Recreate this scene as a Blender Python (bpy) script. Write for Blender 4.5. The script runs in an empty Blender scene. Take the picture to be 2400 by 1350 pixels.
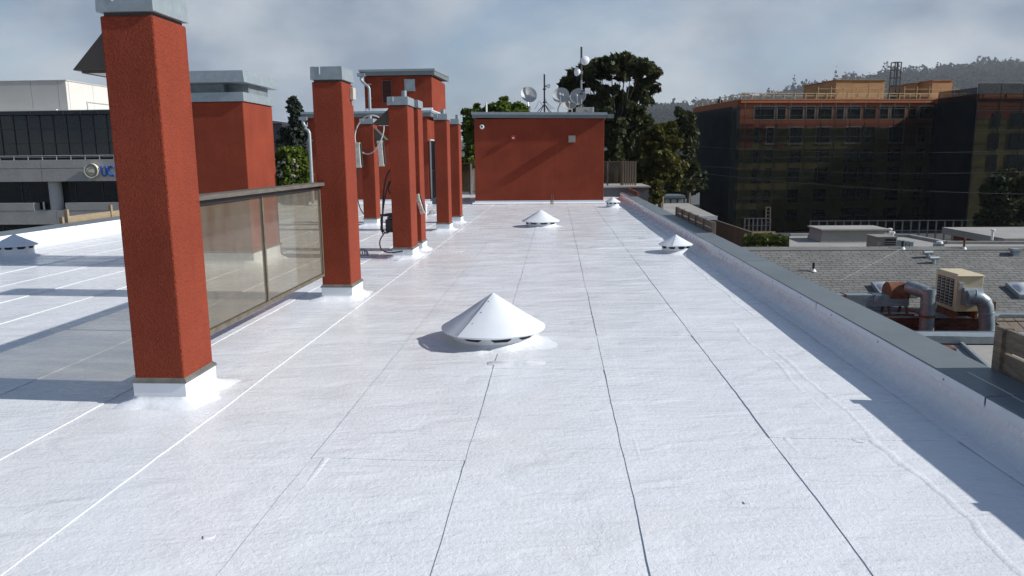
import bpy, math, random
import numpy as np
from mathutils import Vector, Matrix, noise

rng = random.Random(7)
sc = bpy.context.scene
col = sc.collection
PI = math.pi

# ------------------------------------------------------------------ camera
FPX, W0, H0 = 1766.0, 2400.0, 1350.0
Yc = Vector((105, 306, -FPX)).normalized()
Zc = (-Vector((104, 675 - 10900, -FPX))).normalized()
Zc = (Zc - Yc * Yc.dot(Zc)).normalized()
Xc = Yc.cross(Zc)
R3 = Matrix((Xc, Yc, Zc))                      # camera -> world
CAM = Vector((0, 0, 1.7))
cd = bpy.data.cameras.new('camera')
cam = bpy.data.objects.new('camera', cd)
col.objects.link(cam)
cam.matrix_world = Matrix.Translation(CAM) @ R3.to_4x4()
cd.sensor_width = 36.0
cd.lens = 36.0 * FPX / W0
cd.clip_start, cd.clip_end = 0.05, 6000
sc.camera = cam

# ------------------------------------------------------------------ sun, sky, exposure
SUN_TO = Vector((-1.0, 0.075, -0.61)).normalized()
SUN_STRENGTH, SKY_STRENGTH = 5.0, 0.10
sd = bpy.data.lights.new('sun', 'SUN')
sd.energy, sd.angle, sd.color = SUN_STRENGTH, math.radians(0.6), (1.0, 0.975, 0.94)
so = bpy.data.objects.new('sun', sd)
col.objects.link(so)
so.rotation_euler = SUN_TO.to_track_quat('-Z', 'Y').to_euler()
so.location = (30, 0, 40)

wd = bpy.data.worlds.new('World')
sc.world = wd
wd.use_nodes = True
wn, wl = wd.node_tree.nodes, wd.node_tree.links
wn.clear()
wout = wn.new('ShaderNodeOutputWorld')
bg = wn.new('ShaderNodeBackground')
sky = wn.new('ShaderNodeTexSky')
sky.sky_type = 'NISHITA'
sky.sun_disc = False
sky.sun_elevation = math.asin(-SUN_TO.z)
sky.sun_rotation = math.atan2(-SUN_TO.x, -SUN_TO.y)
sky.air_density, sky.dust_density, sky.ozone_density = 1.0, 0.6, 3.0
tc = wn.new('ShaderNodeTexCoord')
sep = wn.new('ShaderNodeSeparateXYZ')
wl.new(tc.outputs['Generated'], sep.inputs[0])
zz = wn.new('ShaderNodeMath'); zz.operation = 'MAXIMUM'; zz.inputs[1].default_value = 0.0
wl.new(sep.outputs['Z'], zz.inputs[0])
za = wn.new('ShaderNodeMath'); za.operation = 'ADD'; za.inputs[1].default_value = 0.55
wl.new(zz.outputs[0], za.inputs[0])
dv = wn.new('ShaderNodeVectorMath'); dv.operation = 'DIVIDE'
cz = wn.new('ShaderNodeCombineXYZ')
for k in range(3):
    wl.new(za.outputs[0], cz.inputs[k])
wl.new(tc.outputs['Generated'], dv.inputs[0]); wl.new(cz.outputs[0], dv.inputs[1])
n1 = wn.new('ShaderNodeTexNoise'); n1.inputs['Scale'].default_value = 2.0
n1.inputs['Detail'].default_value = 7; n1.inputs['Roughness'].default_value = 0.55
n1.inputs['Distortion'].default_value = 0.35
wl.new(dv.outputs[0], n1.inputs['Vector'])
n2 = wn.new('ShaderNodeTexNoise'); n2.inputs['Scale'].default_value = 3.4
n2.inputs['Detail'].default_value = 5; n2.inputs['Roughness'].default_value = 0.5
wl.new(dv.outputs[0], n2.inputs['Vector'])
r1 = wn.new('ShaderNodeValToRGB')                # cloud cover
r1.color_ramp.elements[0].position = 0.34; r1.color_ramp.elements[0].color = (0.25, 0.25, 0.25, 1)
r1.color_ramp.elements[1].position = 0.52; r1.color_ramp.elements[1].color = (1, 1, 1, 1)
wl.new(n1.outputs['Fac'], r1.inputs[0])
# the fog bank lies low; higher up it breaks open to blue sky
el = wn.new('ShaderNodeMapRange'); el.interpolation_type = 'SMOOTHSTEP'
el.inputs['From Min'].default_value = 0.16; el.inputs['From Max'].default_value = 0.62
el.inputs['To Min'].default_value = 1.0; el.inputs['To Max'].default_value = 0.05
wl.new(zz.outputs[0], el.inputs['Value'])
cov = wn.new('ShaderNodeMath'); cov.operation = 'MULTIPLY'
wl.new(r1.outputs[0], cov.inputs[0]); wl.new(el.outputs[0], cov.inputs[1])
r2 = wn.new('ShaderNodeValToRGB')                # cloud tone
r2.color_ramp.elements[0].position = 0.38; r2.color_ramp.elements[0].color = (0.265, 0.335, 0.435, 1)
r2.color_ramp.elements[1].position = 0.68; r2.color_ramp.elements[1].color = (0.60, 0.65, 0.70, 1)
wl.new(n2.outputs['Fac'], r2.inputs[0])
csc = wn.new('ShaderNodeVectorMath'); csc.operation = 'SCALE'
csc.inputs['Scale'].default_value = 0.96 / SKY_STRENGTH
wl.new(r2.outputs[0], csc.inputs[0])
mx = wn.new('ShaderNodeMix'); mx.data_type = 'RGBA'
wl.new(cov.outputs[0], mx.inputs[0])
wl.new(sky.outputs[0], mx.inputs[6]); wl.new(csc.outputs[0], mx.inputs[7])
wl.new(mx.outputs[2], bg.inputs['Color'])
bg.inputs['Strength'].default_value = SKY_STRENGTH
wd.cycles.sampling_method = 'MANUAL'
wd.cycles.sample_map_resolution = 512
wl.new(bg.outputs[0], wout.inputs['Surface'])

vs = sc.view_settings
vs.view_transform, vs.look, vs.exposure, vs.gamma = 'Standard', 'None', 0.05, 1.0
vs.use_curve_mapping = False
sc.cycles.max_bounces = 5
sc.cycles.diffuse_bounces = 3
sc.cycles.transparent_max_bounces = 16
sc.cycles.volume_bounces = 0
sc.cycles.use_denoising = True

# ------------------------------------------------------------------ helpers
def ray(px, py):
    return R3 @ Vector((px - 1200, 675 - py, -FPX))
def at(px, py, Y):                              # the point seen at px,py that lies Y metres ahead
    d = ray(px, py); return CAM + d * (Y / d.y)
def atz(px, py, z):
    d = ray(px, py); return CAM + d * ((z - CAM.z) / d.z)
def atx(px, py, X):
    d = ray(px, py); return CAM + d * (X / d.x)

WL = {}                                         # world origin of each object
def tag(o, label=None, cat=None, group=None, kind=None):
    if label: o['label'] = label
    if cat: o['category'] = cat
    if group: o['group'] = group
    if kind: o['kind'] = kind
    return o
def thing(name, label, cat, loc, group=None, rz=0, kind=None):
    o = bpy.data.objects.new(name, None)
    o.empty_display_size = 0.2
    col.objects.link(o)
    o.location = loc; o.rotation_euler = (0, 0, rz)
    WL[o.name] = Vector((0, 0, 0)) if rz else Vector(loc)
    return tag(o, label, cat, group, kind)

class MB:
    def __init__(s): s.v, s.f = [], []
    def add(s, vs_, fs):
        b = len(s.v); s.v += [tuple(p) for p in vs_]; s.f += [tuple(b + i for i in f) for f in fs]; return s
    def box(s, x0, x1, y0, y1, z0, z1):
        return s.add([(x0,y0,z0),(x1,y0,z0),(x1,y1,z0),(x0,y1,z0),(x0,y0,z1),(x1,y0,z1),(x1,y1,z1),(x0,y1,z1)],
                     [(3,2,1,0),(4,5,6,7),(0,1,5,4),(1,2,6,5),(2,3,7,6),(3,0,4,7)])
    def frustum(s, b, t, z0, z1):               # b, t = (x0,x1,y0,y1)
        return s.add([(b[0],b[2],z0),(b[1],b[2],z0),(b[1],b[3],z0),(b[0],b[3],z0),(t[0],t[2],z1),(t[1],t[2],z1),(t[1],t[3],z1),(t[0],t[3],z1)],
                     [(3,2,1,0),(4,5,6,7),(0,1,5,4),(1,2,6,5),(2,3,7,6),(3,0,4,7)])
    def bar(s, a, b, w, h=None, up=(0,0,1)):    # square bar between two points
        a, b = Vector(a), Vector(b); h = h or w
        d = (b - a).normalized(); u = Vector(up)
        if abs(d.dot(u)) > 0.98: u = Vector((0, 1, 0))
        r = d.cross(u).normalized() * (w / 2); u = r.cross(d).normalized() * (h / 2)
        P = [a-r-u, a+r-u, a+r+u, a-r+u, b-r-u, b+r-u, b+r+u, b-r+u]
        return s.add(P, [(0,1,2,3),(7,6,5,4),(0,4,5,1),(1,5,6,2),(2,6,7,3),(3,7,4,0)])
    def tube(s, path, r, n=8, cap=True):
        path = [Vector(p) for p in path]; rings = []
        rad = r if isinstance(r, (list, tuple)) else [r] * len(path)
        prev = None
        for i, p in enumerate(path):
            d = (path[min(i+1, len(path)-1)] - path[max(i-1, 0)]).normalized()
            if prev is None:
                u = Vector((0, 0, 1)) if abs(d.z) < 0.9 else Vector((1, 0, 0))
                a = d.cross(u).normalized()
            else:
                a = (prev - d * prev.dot(d)).normalized()
            prev = a; b = d.cross(a)
            rings.append([p + (a * math.cos(t) + b * math.sin(t)) * rad[i] for t in [2*PI*k/n for k in range(n)]])
        vv = [q for rg in rings for q in rg]; ff = []
        for i in range(len(path) - 1):
            for k in range(n):
                k2 = (k + 1) % n
                ff.append((i*n+k, i*n+k2, (i+1)*n+k2, (i+1)*n+k))
        if cap:
            ff.append(tuple(range(n))[::-1]); ff.append(tuple((len(path)-1)*n + k for k in range(n)))
        return s.add(vv, ff)
    def lathe(s, prof, c, n=24, M=None, rfun=None):
        c = Vector(c); vv, ff = [], []
        for (r, z) in prof:
            for k in range(n):
                t = 2*PI*k/n; q = r * (rfun(t) if rfun else 1)
                p = Vector((q*math.cos(t), q*math.sin(t), z))
                vv.append(c + (M @ p if M else p))
        for i in range(len(prof) - 1):
            for k in range(n):
                k2 = (k+1) % n
                ff.append((i*n+k, i*n+k2, (i+1)*n+k2, (i+1)*n+k))
        return s.add(vv, ff)
    def prism(s, poly, ax, a0, a1):             # polygon in the plane across axis ax, extruded a0..a1
        def P(u, v, w): return {'x': (w, u, v), 'y': (u, w, v), 'z': (u, v, w)}[ax]
        n = len(poly)
        vv = [P(u, v, a0) for u, v in poly] + [P(u, v, a1) for u, v in poly]
        ff = [tuple(range(n))[::-1], tuple(range(n, 2*n))] + [(i, (i+1) % n, n+(i+1) % n, n+i) for i in range(n)]
        return s.add(vv, ff)
    def build(s, name, mat, parent=None, smooth=False, bevel=0, origin=None):
        me = bpy.data.meshes.new(name)
        if parent is not None:
            off = WL[parent.name]
        elif origin is not None:
            off = Vector(origin)
        else:
            a = np.array(s.v); lo, hi = a.min(0), a.max(0)
            off = Vector(((lo[0]+hi[0])/2, (lo[1]+hi[1])/2, lo[2]))
        me.from_pydata([(p[0]-off.x, p[1]-off.y, p[2]-off.z) for p in s.v], [], s.f)
        me.update()
        import bmesh
        bm = bmesh.new(); bm.from_mesh(me); bmesh.ops.recalc_face_normals(bm, faces=bm.faces); bm.to_mesh(me); bm.free()
        me.materials.append(mat)
        if smooth:
            for p in me.polygons: p.use_smooth = True
            if smooth != 'all':
                me.set_sharp_from_angle(angle=math.radians(38))
        o = bpy.data.objects.new(name, me)
        col.objects.link(o)
        if parent is not None:
            o.parent = parent
        else:
            o.location = off
        WL[o.name] = off
        if bevel:
            b = o.modifiers.new('edge', 'BEVEL'); b.width = bevel; b.segments = 2; b.limit_method = 'ANGLE'
        return o

def bx(*a): return MB().box(*a)

def arc(c, r, a0, a1, n, plane='xz'):
    out = []
    for i in range(n + 1):
        t = math.radians(a0 + (a1 - a0) * i / n)
        u, v = r * math.cos(t), r * math.sin(t)
        out.append((c[0] + u, c[1], c[2] + v) if plane == 'xz' else ((c[0], c[1] + u, c[2] + v) if plane == 'yz' else (c[0] + u, c[1] + v, c[2])))
    return out

# ------------------------------------------------------------------ materials
def mat(name, c, rough=0.7, metal=0.0, var=0.12, vscale=3.0, bump=0.0, bscale=60.0, stretch=None, c2=None, spec=0.5, island=0.0, coords='Object', grain=0.0, gscale=40, streak=0.0):
    m = bpy.data.materials.new(name); m.use_nodes = True
    N, L = m.node_tree.nodes, m.node_tree.links
    p = N['Principled BSDF']
    p.inputs['Roughness'].default_value = rough; p.inputs['Metallic'].default_value = metal
    p.inputs['Specular IOR Level'].default_value = spec
    t = N.new('ShaderNodeTexCoord'); src = t.outputs[coords]
    if stretch:
        mp = N.new('ShaderNodeMapping'); mp.inputs['Scale'].default_value = stretch
        L.new(src, mp.inputs[0]); src = mp.outputs[0]
    n = N.new('ShaderNodeTexNoise'); n.inputs['Scale'].default_value = vscale; n.inputs['Detail'].default_value = 6
    n.inputs['Roughness'].default_value = 0.62
    L.new(src, n.inputs['Vector'])
    rp = N.new('ShaderNodeValToRGB')
    a = [max(0, q * (1 - var)) for q in c]; b = [min(1, q * (1 + var)) for q in (c2 or c)]
    rp.color_ramp.elements[0].position = 0.3; rp.color_ramp.elements[1].position = 0.7
    rp.color_ramp.elements[0].color = (*a, 1); rp.color_ramp.elements[1].color = (*b, 1)
    L.new(n.outputs['Fac'], rp.inputs[0]); out = rp.outputs[0]
    if grain:
        n3 = N.new('ShaderNodeTexNoise'); n3.inputs['Scale'].default_value = gscale; n3.inputs['Detail'].default_value = 3
        L.new(src, n3.inputs['Vector'])
        mr3 = N.new('ShaderNodeMapRange'); mr3.inputs['From Min'].default_value = .3; mr3.inputs['From Max'].default_value = .7
        mr3.inputs['To Min'].default_value = 1 - grain; mr3.inputs['To Max'].default_value = 1 + grain
        L.new(n3.outputs['Fac'], mr3.inputs['Value'])
        ml3 = N.new('ShaderNodeVectorMath'); ml3.operation = 'SCALE'
        L.new(out, ml3.inputs[0]); L.new(mr3.outputs[0], ml3.inputs['Scale']); out = ml3.outputs[0]
    if streak:
        mp5 = N.new('ShaderNodeMapping'); mp5.inputs['Scale'].default_value = (1, 1, .07); L.new(t.outputs[coords], mp5.inputs[0])
        n5 = N.new('ShaderNodeTexNoise'); n5.inputs['Scale'].default_value = 11; n5.inputs['Detail'].default_value = 4; L.new(mp5.outputs[0], n5.inputs['Vector'])
        m5 = N.new('ShaderNodeMapRange'); m5.inputs['From Min'].default_value = .35; m5.inputs['From Max'].default_value = .7
        m5.inputs['To Min'].default_value = 1 + streak * .4; m5.inputs['To Max'].default_value = 1 - streak
        L.new(n5.outputs['Fac'], m5.inputs['Value'])
        l5 = N.new('ShaderNodeVectorMath'); l5.operation = 'SCALE'; L.new(out, l5.inputs[0]); L.new(m5.outputs[0], l5.inputs['Scale']); out = l5.outputs[0]
    if island:
        g = N.new('ShaderNodeNewGeometry'); oi = N.new('ShaderNodeObjectInfo')
        ad = N.new('ShaderNodeMath'); ad.operation = 'ADD'
        L.new(g.outputs['Random Per Island'], ad.inputs[0]); L.new(oi.outputs['Random'], ad.inputs[1])
        fr = N.new('ShaderNodeMath'); fr.operation = 'FRACT'; L.new(ad.outputs[0], fr.inputs[0])
        mr = N.new('ShaderNodeMapRange'); mr.inputs['To Min'].default_value = 1 - island; mr.inputs['To Max'].default_value = 1 + island
        L.new(fr.outputs[0], mr.inputs['Value'])
        ml = N.new('ShaderNodeVectorMath'); ml.operation = 'SCALE'
        L.new(out, ml.inputs[0]); L.new(mr.outputs[0], ml.inputs['Scale']); out = ml.outputs[0]
    L.new(out, p.inputs['Base Color'])
    if bump:
        n4 = N.new('ShaderNodeTexNoise'); n4.inputs['Scale'].default_value = bscale; n4.inputs['Detail'].default_value = 4
        L.new(src, n4.inputs['Vector'])
        bm = N.new('ShaderNodeBump'); bm.inputs['Strength'].default_value = 1.0; bm.inputs['Distance'].default_value = bump
        L.new(n4.outputs['Fac'], bm.inputs['Height']); L.new(bm.outputs[0], p.inputs['Normal'])
    return m

def membrane_mat(name, c):
    m = bpy.data.materials.new(name); m.use_nodes = True
    N, L = m.node_tree.nodes, m.node_tree.links
    p = N['Principled BSDF']
    g = N.new('ShaderNodeNewGeometry')
    def noise_(scale, det, stretch=(1, 1, 1), rough=0.55, dist=0.0):
        mp = N.new('ShaderNodeMapping'); mp.inputs['Scale'].default_value = stretch
        L.new(g.outputs['Position'], mp.inputs[0])
        n = N.new('ShaderNodeTexNoise'); n.inputs['Scale'].default_value = scale; n.inputs['Detail'].default_value = det
        n.inputs['Roughness'].default_value = rough; n.inputs['Distortion'].default_value = dist
        L.new(mp.outputs[0], n.inputs['Vector']); return n.outputs['Fac']
    def rng_(s, a, b, c0, c1):
        r = N.new('ShaderNodeMapRange'); r.inputs['From Min'].default_value = a; r.inputs['From Max'].default_value = b
        r.inputs['To Min'].default_value = c0; r.inputs['To Max'].default_value = c1; L.new(s, r.inputs['Value']); return r.outputs[0]
    big = noise_(0.55, 3); mid = noise_(2.2, 3, (0.5, 1.6, 1))
    cr = N.new('ShaderNodeValToRGB')
    cr.color_ramp.elements[0].position = .25; cr.color_ramp.elements[1].position = .75
    cr.color_ramp.elements[0].color = (c[0]*.93, c[1]*.93, c[2]*.945, 1); cr.color_ramp.elements[1].color = (c[0]*1.04, c[1]*1.04, c[2]*1.03, 1)
    av = N.new('ShaderNodeMath'); av.operation = 'ADD'; L.new(rng_(big, 0, 1, 0, .5), av.inputs[0]); L.new(rng_(mid, 0, 1, 0, .5), av.inputs[1])
    L.new(av.outputs[0], cr.inputs[0])
    spots = noise_(26, 2, (1, 1, 1)); sp = rng_(spots, .70, .78, 1, .94)
    ml = N.new('ShaderNodeVectorMath'); ml.operation = 'SCALE'; L.new(cr.outputs[0], ml.inputs[0]); L.new(sp, ml.inputs['Scale'])
    # a faint tan film of dirt where water has stood
    st = noise_(.42, 4, (1, .6, 1), .6, 1.2)
    sm = N.new('ShaderNodeMix'); sm.data_type = 'RGBA'; sm.inputs[7].default_value = (.61, .575, .545, 1)
    L.new(rng_(st, .48, .68, 0, .40), sm.inputs[0]); L.new(ml.outputs[0], sm.inputs[6])
    L.new(sm.outputs[2], p.inputs['Base Color'])
    L.new(rng_(mid, .3, .7, .16, .36), p.inputs['Roughness'])
    # relief: fine grit, brushed cross streaks, blisters and pits
    fine = noise_(120, 2, (1, 1, 1), .65); streak = noise_(9, 3, (.55, 2.2, 1), .55, .4); pit = noise_(34, 2, (1, 1, 1), .5, .6)
    b1 = N.new('ShaderNodeBump'); b1.inputs['Distance'].default_value = .0016; L.new(fine, b1.inputs['Height'])
    b2 = N.new('ShaderNodeBump'); b2.inputs['Distance'].default_value = .0060; L.new(streak, b2.inputs['Height']); L.new(b1.outputs[0], b2.inputs['Normal'])
    b3 = N.new('ShaderNodeBump'); b3.inputs['Distance'].default_value = .0034; L.new(pit, b3.inputs['Height']); L.new(b2.outputs[0], b3.inputs['Normal'])
    wide = noise_(2.6, 2, (.8, 1.7, 1), .5, .8)
    b4 = N.new('ShaderNodeBump'); b4.inputs['Distance'].default_value = .016; L.new(wide, b4.inputs['Height']); L.new(b3.outputs[0], b4.inputs['Normal'])
    L.new(b4.outputs[0], p.inputs['Normal'])
    return m

def glass_mat(name, tint, dirt, dirt_lo, dirt_hi, rough=0.05, vscale=3.0, stretch=(1, 1, 0.35)):
    """dirty glass: tinted see-through, a film of dirt, a clear reflection"""
    m = bpy.data.materials.new(name); m.use_nodes = True
    N, L = m.node_tree.nodes, m.node_tree.links; N.clear()
    o = N.new('ShaderNodeOutputMaterial'); tr = N.new('ShaderNodeBsdfTransparent'); tr.inputs[0].default_value = (*tint, 1)
    df = N.new('ShaderNodeBsdfDiffuse'); df.inputs[0].default_value = (*dirt, 1)
    gl = N.new('ShaderNodeBsdfGlossy'); gl.inputs['Roughness'].default_value = rough
    t = N.new('ShaderNodeTexCoord'); mp = N.new('ShaderNodeMapping'); mp.inputs['Scale'].default_value = stretch
    L.new(t.outputs['Object'], mp.inputs[0])
    n = N.new('ShaderNodeTexNoise'); n.inputs['Scale'].default_value = vscale; n.inputs['Detail'].default_value = 7; n.inputs['Roughness'].default_value = .65
    L.new(mp.outputs[0], n.inputs['Vector'])
    r = N.new('ShaderNodeMapRange'); r.inputs['From Min'].default_value = .35; r.inputs['From Max'].default_value = .72
    r.inputs['To Min'].default_value = dirt_lo; r.inputs['To Max'].default_value = dirt_hi
    L.new(n.outputs['Fac'], r.inputs['Value'])
    m1 = N.new('ShaderNodeMixShader'); L.new(r.outputs[0], m1.inputs[0]); L.new(tr.outputs[0], m1.inputs[1]); L.new(df.outputs[0], m1.inputs[2])
    fr = N.new('ShaderNodeFresnel'); fr.inputs[0].default_value = 1.4
    gb_ = N.new('ShaderNodeNewGeometry'); inv = N.new('ShaderNodeMath'); inv.operation = 'SUBTRACT'; inv.inputs[0].default_value = 1.0
    L.new(gb_.outputs['Backfacing'], inv.inputs[1]); fm_ = N.new('ShaderNodeMath'); fm_.operation = 'MULTIPLY'; L.new(fr.outputs[0], fm_.inputs[0]); L.new(inv.outputs[0], fm_.inputs[1])
    m2 = N.new('ShaderNodeMixShader'); L.new(fm_.outputs[0], m2.inputs[0]); L.new(m1.outputs[0], m2.inputs[1]); L.new(gl.outputs[0], m2.inputs[2])
    L.new(m2.outputs[0], o.inputs[0]); return m

def net_mat(name, c, open_):
    m = bpy.data.materials.new(name); m.use_nodes = True
    N, L = m.node_tree.nodes, m.node_tree.links; N.clear()
    o = N.new('ShaderNodeOutputMaterial'); tr = N.new('ShaderNodeBsdfTransparent'); df = N.new('ShaderNodeBsdfDiffuse')
    df.inputs[0].default_value = (*c, 1)
    t = N.new('ShaderNodeTexCoord'); n = N.new('ShaderNodeTexNoise'); n.inputs['Scale'].default_value = .35; n.inputs['Detail'].default_value = 6
    L.new(t.outputs['Object'], n.inputs['Vector'])
    r = N.new('ShaderNodeMapRange'); r.inputs['From Min'].default_value = .3; r.inputs['From Max'].default_value = .7
    r.inputs['To Min'].default_value = 1 - open_ * 1.25; r.inputs['To Max'].default_value = 1 - open_ * .8
    L.new(n.outputs['Fac'], r.inputs['Value'])
    mxs = N.new('ShaderNodeMixShader'); L.new(r.outputs[0], mxs.inputs[0]); L.new(tr.outputs[0], mxs.inputs[1]); L.new(df.outputs[0], mxs.inputs[2])
    L.new(mxs.outputs[0], o.inputs[0]); return m

def leaf_mat(name, c, c2, trans=0.3, vscale=1.2, spec=.15):
    m = bpy.data.materials.new(name); m.use_nodes = True
    N, L = m.node_tree.nodes, m.node_tree.links; N.clear()
    o = N.new('ShaderNodeOutputMaterial'); df = N.new('ShaderNodeBsdfPrincipled'); tl = N.new('ShaderNodeBsdfTranslucent')
    df.inputs['Roughness'].default_value = .55; df.inputs['Specular IOR Level'].default_value = spec
    g = N.new('ShaderNodeNewGeometry')
    rp = N.new('ShaderNodeValToRGB'); rp.color_ramp.elements[0].color = (*c, 1); rp.color_ramp.elements[1].color = (*c2, 1)
    n = N.new('ShaderNodeTexNoise'); n.inputs['Scale'].default_value = vscale; L.new(g.outputs['Position'], n.inputs['Vector'])
    ad = N.new('ShaderNodeMath'); ad.operation = 'MULTIPLY_ADD'; ad.inputs[1].default_value = .55
    L.new(g.outputs['Random Per Island'], ad.inputs[0])
    r = N.new('ShaderNodeMapRange'); r.inputs['From Min'].default_value = .3; r.inputs['From Max'].default_value = .7; r.inputs['To Max'].default_value = .45
    L.new(n.outputs['Fac'], r.inputs['Value']); L.new(r.outputs[0], ad.inputs[2])
    L.new(ad.outputs[0], rp.inputs[0]); L.new(rp.outputs[0], df.inputs['Base Color']); L.new(rp.outputs[0], tl.inputs[0])
    ms = N.new('ShaderNodeMixShader'); ms.inputs[0].default_value = trans
    L.new(df.outputs[0], ms.inputs[1]); L.new(tl.outputs[0], ms.inputs[2]); L.new(ms.outputs[0], o.inputs[0]); return m

M = {}
M['membrane'] = membrane_mat('membrane', (.765, .780, .792))
M['stucco'] = mat('stucco', (.205, .0345, .0150), .88, var=.13, vscale=1.3, bump=.014, bscale=75, c2=(.225, .040, .0185), spec=.25, grain=.13, gscale=55, streak=.07)
M['galv'] = mat('galvanised', (.30, .345, .365), .42, .35, var=.12, vscale=9, bump=.001, bscale=8, grain=.06, gscale=30)
M['galv_duct'] = mat('duct_steel', (.24, .28, .30), .45, .4, var=.25, vscale=5, bump=.001, bscale=8, grain=.1, gscale=25)
M['coping'] = mat('coping_metal', (.155, .18, .187), .5, .1, var=.14, vscale=1.1, bump=.0006, bscale=20, grain=.06, gscale=60)
M['trim'] = mat('reglet_metal', (.16, .155, .14), .55, .3, var=.3, vscale=8)
M['white'] = mat('white_coating', (.735, .76, .79), .4, var=.05, vscale=4, bump=.004, bscale=22)
M['white_smooth'] = mat('white_coated_metal', (.735, .765, .80), .38, var=.04, vscale=5, bump=.0008, bscale=14)
M['screen'] = mat('dark_mesh', (.02, .02, .02), .8, var=.5, vscale=120)
M['bronze'] = mat('bronze_metal', (.075, .062, .052), .55, .2, var=.12)
M['lens'] = mat('lamp_lens', (.72, .68, .60), .35, var=.05)
M['wood_grey'] = mat('weathered_wood', (.17, .135, .10), .85, var=.3, vscale=5, stretch=(6, 1, 6), bump=.003, bscale=30, grain=.15, gscale=22)
M['wood_tan'] = mat('tan_wood', (.27, .21, .135), .85, var=.25, vscale=5, stretch=(6, 1, 6), grain=.12)
M['rail_wood'] = mat('rail_wood', (.10, .085, .07), .8, var=.3, vscale=6, stretch=(6, 1, 6), bump=.002, bscale=30)
M['frame_metal'] = mat('screen_frame', (.12, .098, .07), .7, .1, var=.3, vscale=7, grain=.15)
M['screen_glass'] = glass_mat('dirty_screen_glass', (.82, .80, .73), (.22, .20, .16), .18, .42, .06, 2.3, (1.6, 1.6, .55))
M['rail_glass'] = glass_mat('rail_glass', (.40, .37, .27), (.22, .20, .13), .15, .35, .05)
M['black'] = mat('black_rubber', (.014, .014, .015), .5, var=.2)
M['grey_cable'] = mat('grey_cable', (.42, .42, .43), .5, var=.1)
M['lamp_box'] = mat('lamp_body', (.50, .49, .42), .4, .1, var=.2, vscale=8)
M['foil'] = mat('foil_wrap', (.62, .58, .52), .35, .5, var=.25, vscale=25, bump=.01, bscale=40)
M['dish'] = mat('dish_grey', (.40, .41, .41), .5, var=.06)
M['dish_white'] = mat('dish_white', (.80, .80, .80), .45, var=.03)
M['mast'] = mat('mast_steel', (.30, .31, .32), .4, .4, var=.15, vscale=6)
M['mast_dark'] = mat('mast_dark', (.05, .05, .052), .5, .2, var=.2)
M['red_box'] = mat('red_box', (.34, .035, .03), .5, var=.1)
M['frame_grey'] = mat('stud_steel', (.16, .165, .17), .5, .3, var=.2)
M['grey_box'] = mat('grey_box', (.25, .235, .20), .6, var=.08)
M['plank'] = mat('pale_plank', (.46, .43, .38), .8, var=.1)
M['door'] = mat('door_paint', (.05, .055, .06), .5, var=.1)
M['louver'] = mat('louver', (.14, .045, .03), .7, var=.15)
M['window_glass'] = mat('window_glass', (.012, .016, .020), .04, 0, var=.3, vscale=.6, spec=.6)
M['window_pale'] = mat('window_pale', (.30, .35, .37), .12, 0, var=.12, vscale=3)
M['concrete'] = mat('concrete', (.44, .425, .39), .85, var=.10, vscale=.55, bump=.01, bscale=4, grain=.06, gscale=6)
M['concrete_pale'] = mat('pale_panel', (.55, .535, .50), .85, var=.05, vscale=.5, grain=.03, gscale=5)
M['mullion'] = mat('mullion', (.05, .055, .06), .5, .3, var=.15)
M['dark_fascia'] = mat('dark_fascia', (.022, .024, .035), .45, var=.2)
M['rail_white'] = mat('rail_white', (.55, .58, .60), .4, .1, var=.05)
M['sign_gold'] = mat('sign_gold', (.42, .34, .16), .45, .2, var=.1)
M['sign_cream'] = mat('sign_cream', (.62, .60, .52), .5, var=.06)
M['sign_blue'] = mat('sign_blue', (.014, .10, .42), .4, var=.08)
M['timber'] = mat('new_timber', (.50, .36, .19), .8, var=.18, vscale=3, grain=.1, gscale=12)
M['ply'] = mat('plywood', (.36, .20, .085), .85, var=.20, vscale=1.1, stretch=(.4, .4, 2.4), grain=.12, gscale=5)
M['orange'] = mat('orange_sheathing', (.33, .085, .026), .8, var=.14, vscale=.8, grain=.08, gscale=3)
M['redwrap'] = mat('red_sheathing', (.24, .035, .02), .8, var=.2, vscale=.9)
M['yellow'] = mat('yellow_sheathing', (.19, .16, .048), .85, var=.22, vscale=.45, grain=.12, gscale=2)
M['wrap_grey'] = mat('window_flashing', (.27, .26, .245), .7, var=.15)
M['net'] = net_mat('debris_net', (.009, .011, .010), .36)
M['net_dense'] = net_mat('debris_net_dense', (.013, .016, .018), .22)
M['net_thin'] = net_mat('debris_net_thin', (.05, .06, .055), .75)
M['scaffold'] = mat('scaffold_steel', (.16, .15, .12), .55, .4, var=.2)
M['hoist'] = mat('hoist_steel', (.035, .045, .05), .5, .3, var=.2)
M['shingle'] = mat('shingle', (.165, .165, .155), .95, var=.16, vscale=1.2, bump=.004, bscale=90, island=.11, coords='Object', grain=.12, gscale=70)
M['underlay'] = mat('shingle_underlay', (.05, .05, .048), .95, var=.1)  # dark roof base seen in the slots between shingle tabs
M['brick'] = mat('brick', (.115, .040, .026), .9, var=.3, vscale=6, island=.35, bump=.003, bscale=60)
M['mortar'] = mat('mortar', (.10, .085, .072), .95, var=.2, vscale=8)
M['beige'] = mat('beige_enamel', (.58, .49, .315), .5, var=.05, vscale=3, grain=.03)
M['rust'] = mat('rusty_steel', (.125, .045, .026), .85, .1, var=.35, vscale=6, bump=.004, bscale=40, c2=(.20, .075, .035))
M['skylight'] = mat('skylight_dome', (.62, .64, .66), .22, var=.08)
M['flatroof'] = mat('pale_flat_roof', (.30, .29, .265), .85, var=.14, vscale=.8, grain=.06, gscale=8)
M['bluegrey'] = mat('blue_grey_paint', (.085, .105, .125), .75, var=.12, vscale=1)
M['cream'] = mat('cream_wall', (.50, .46, .33), .85, var=.08)
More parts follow.
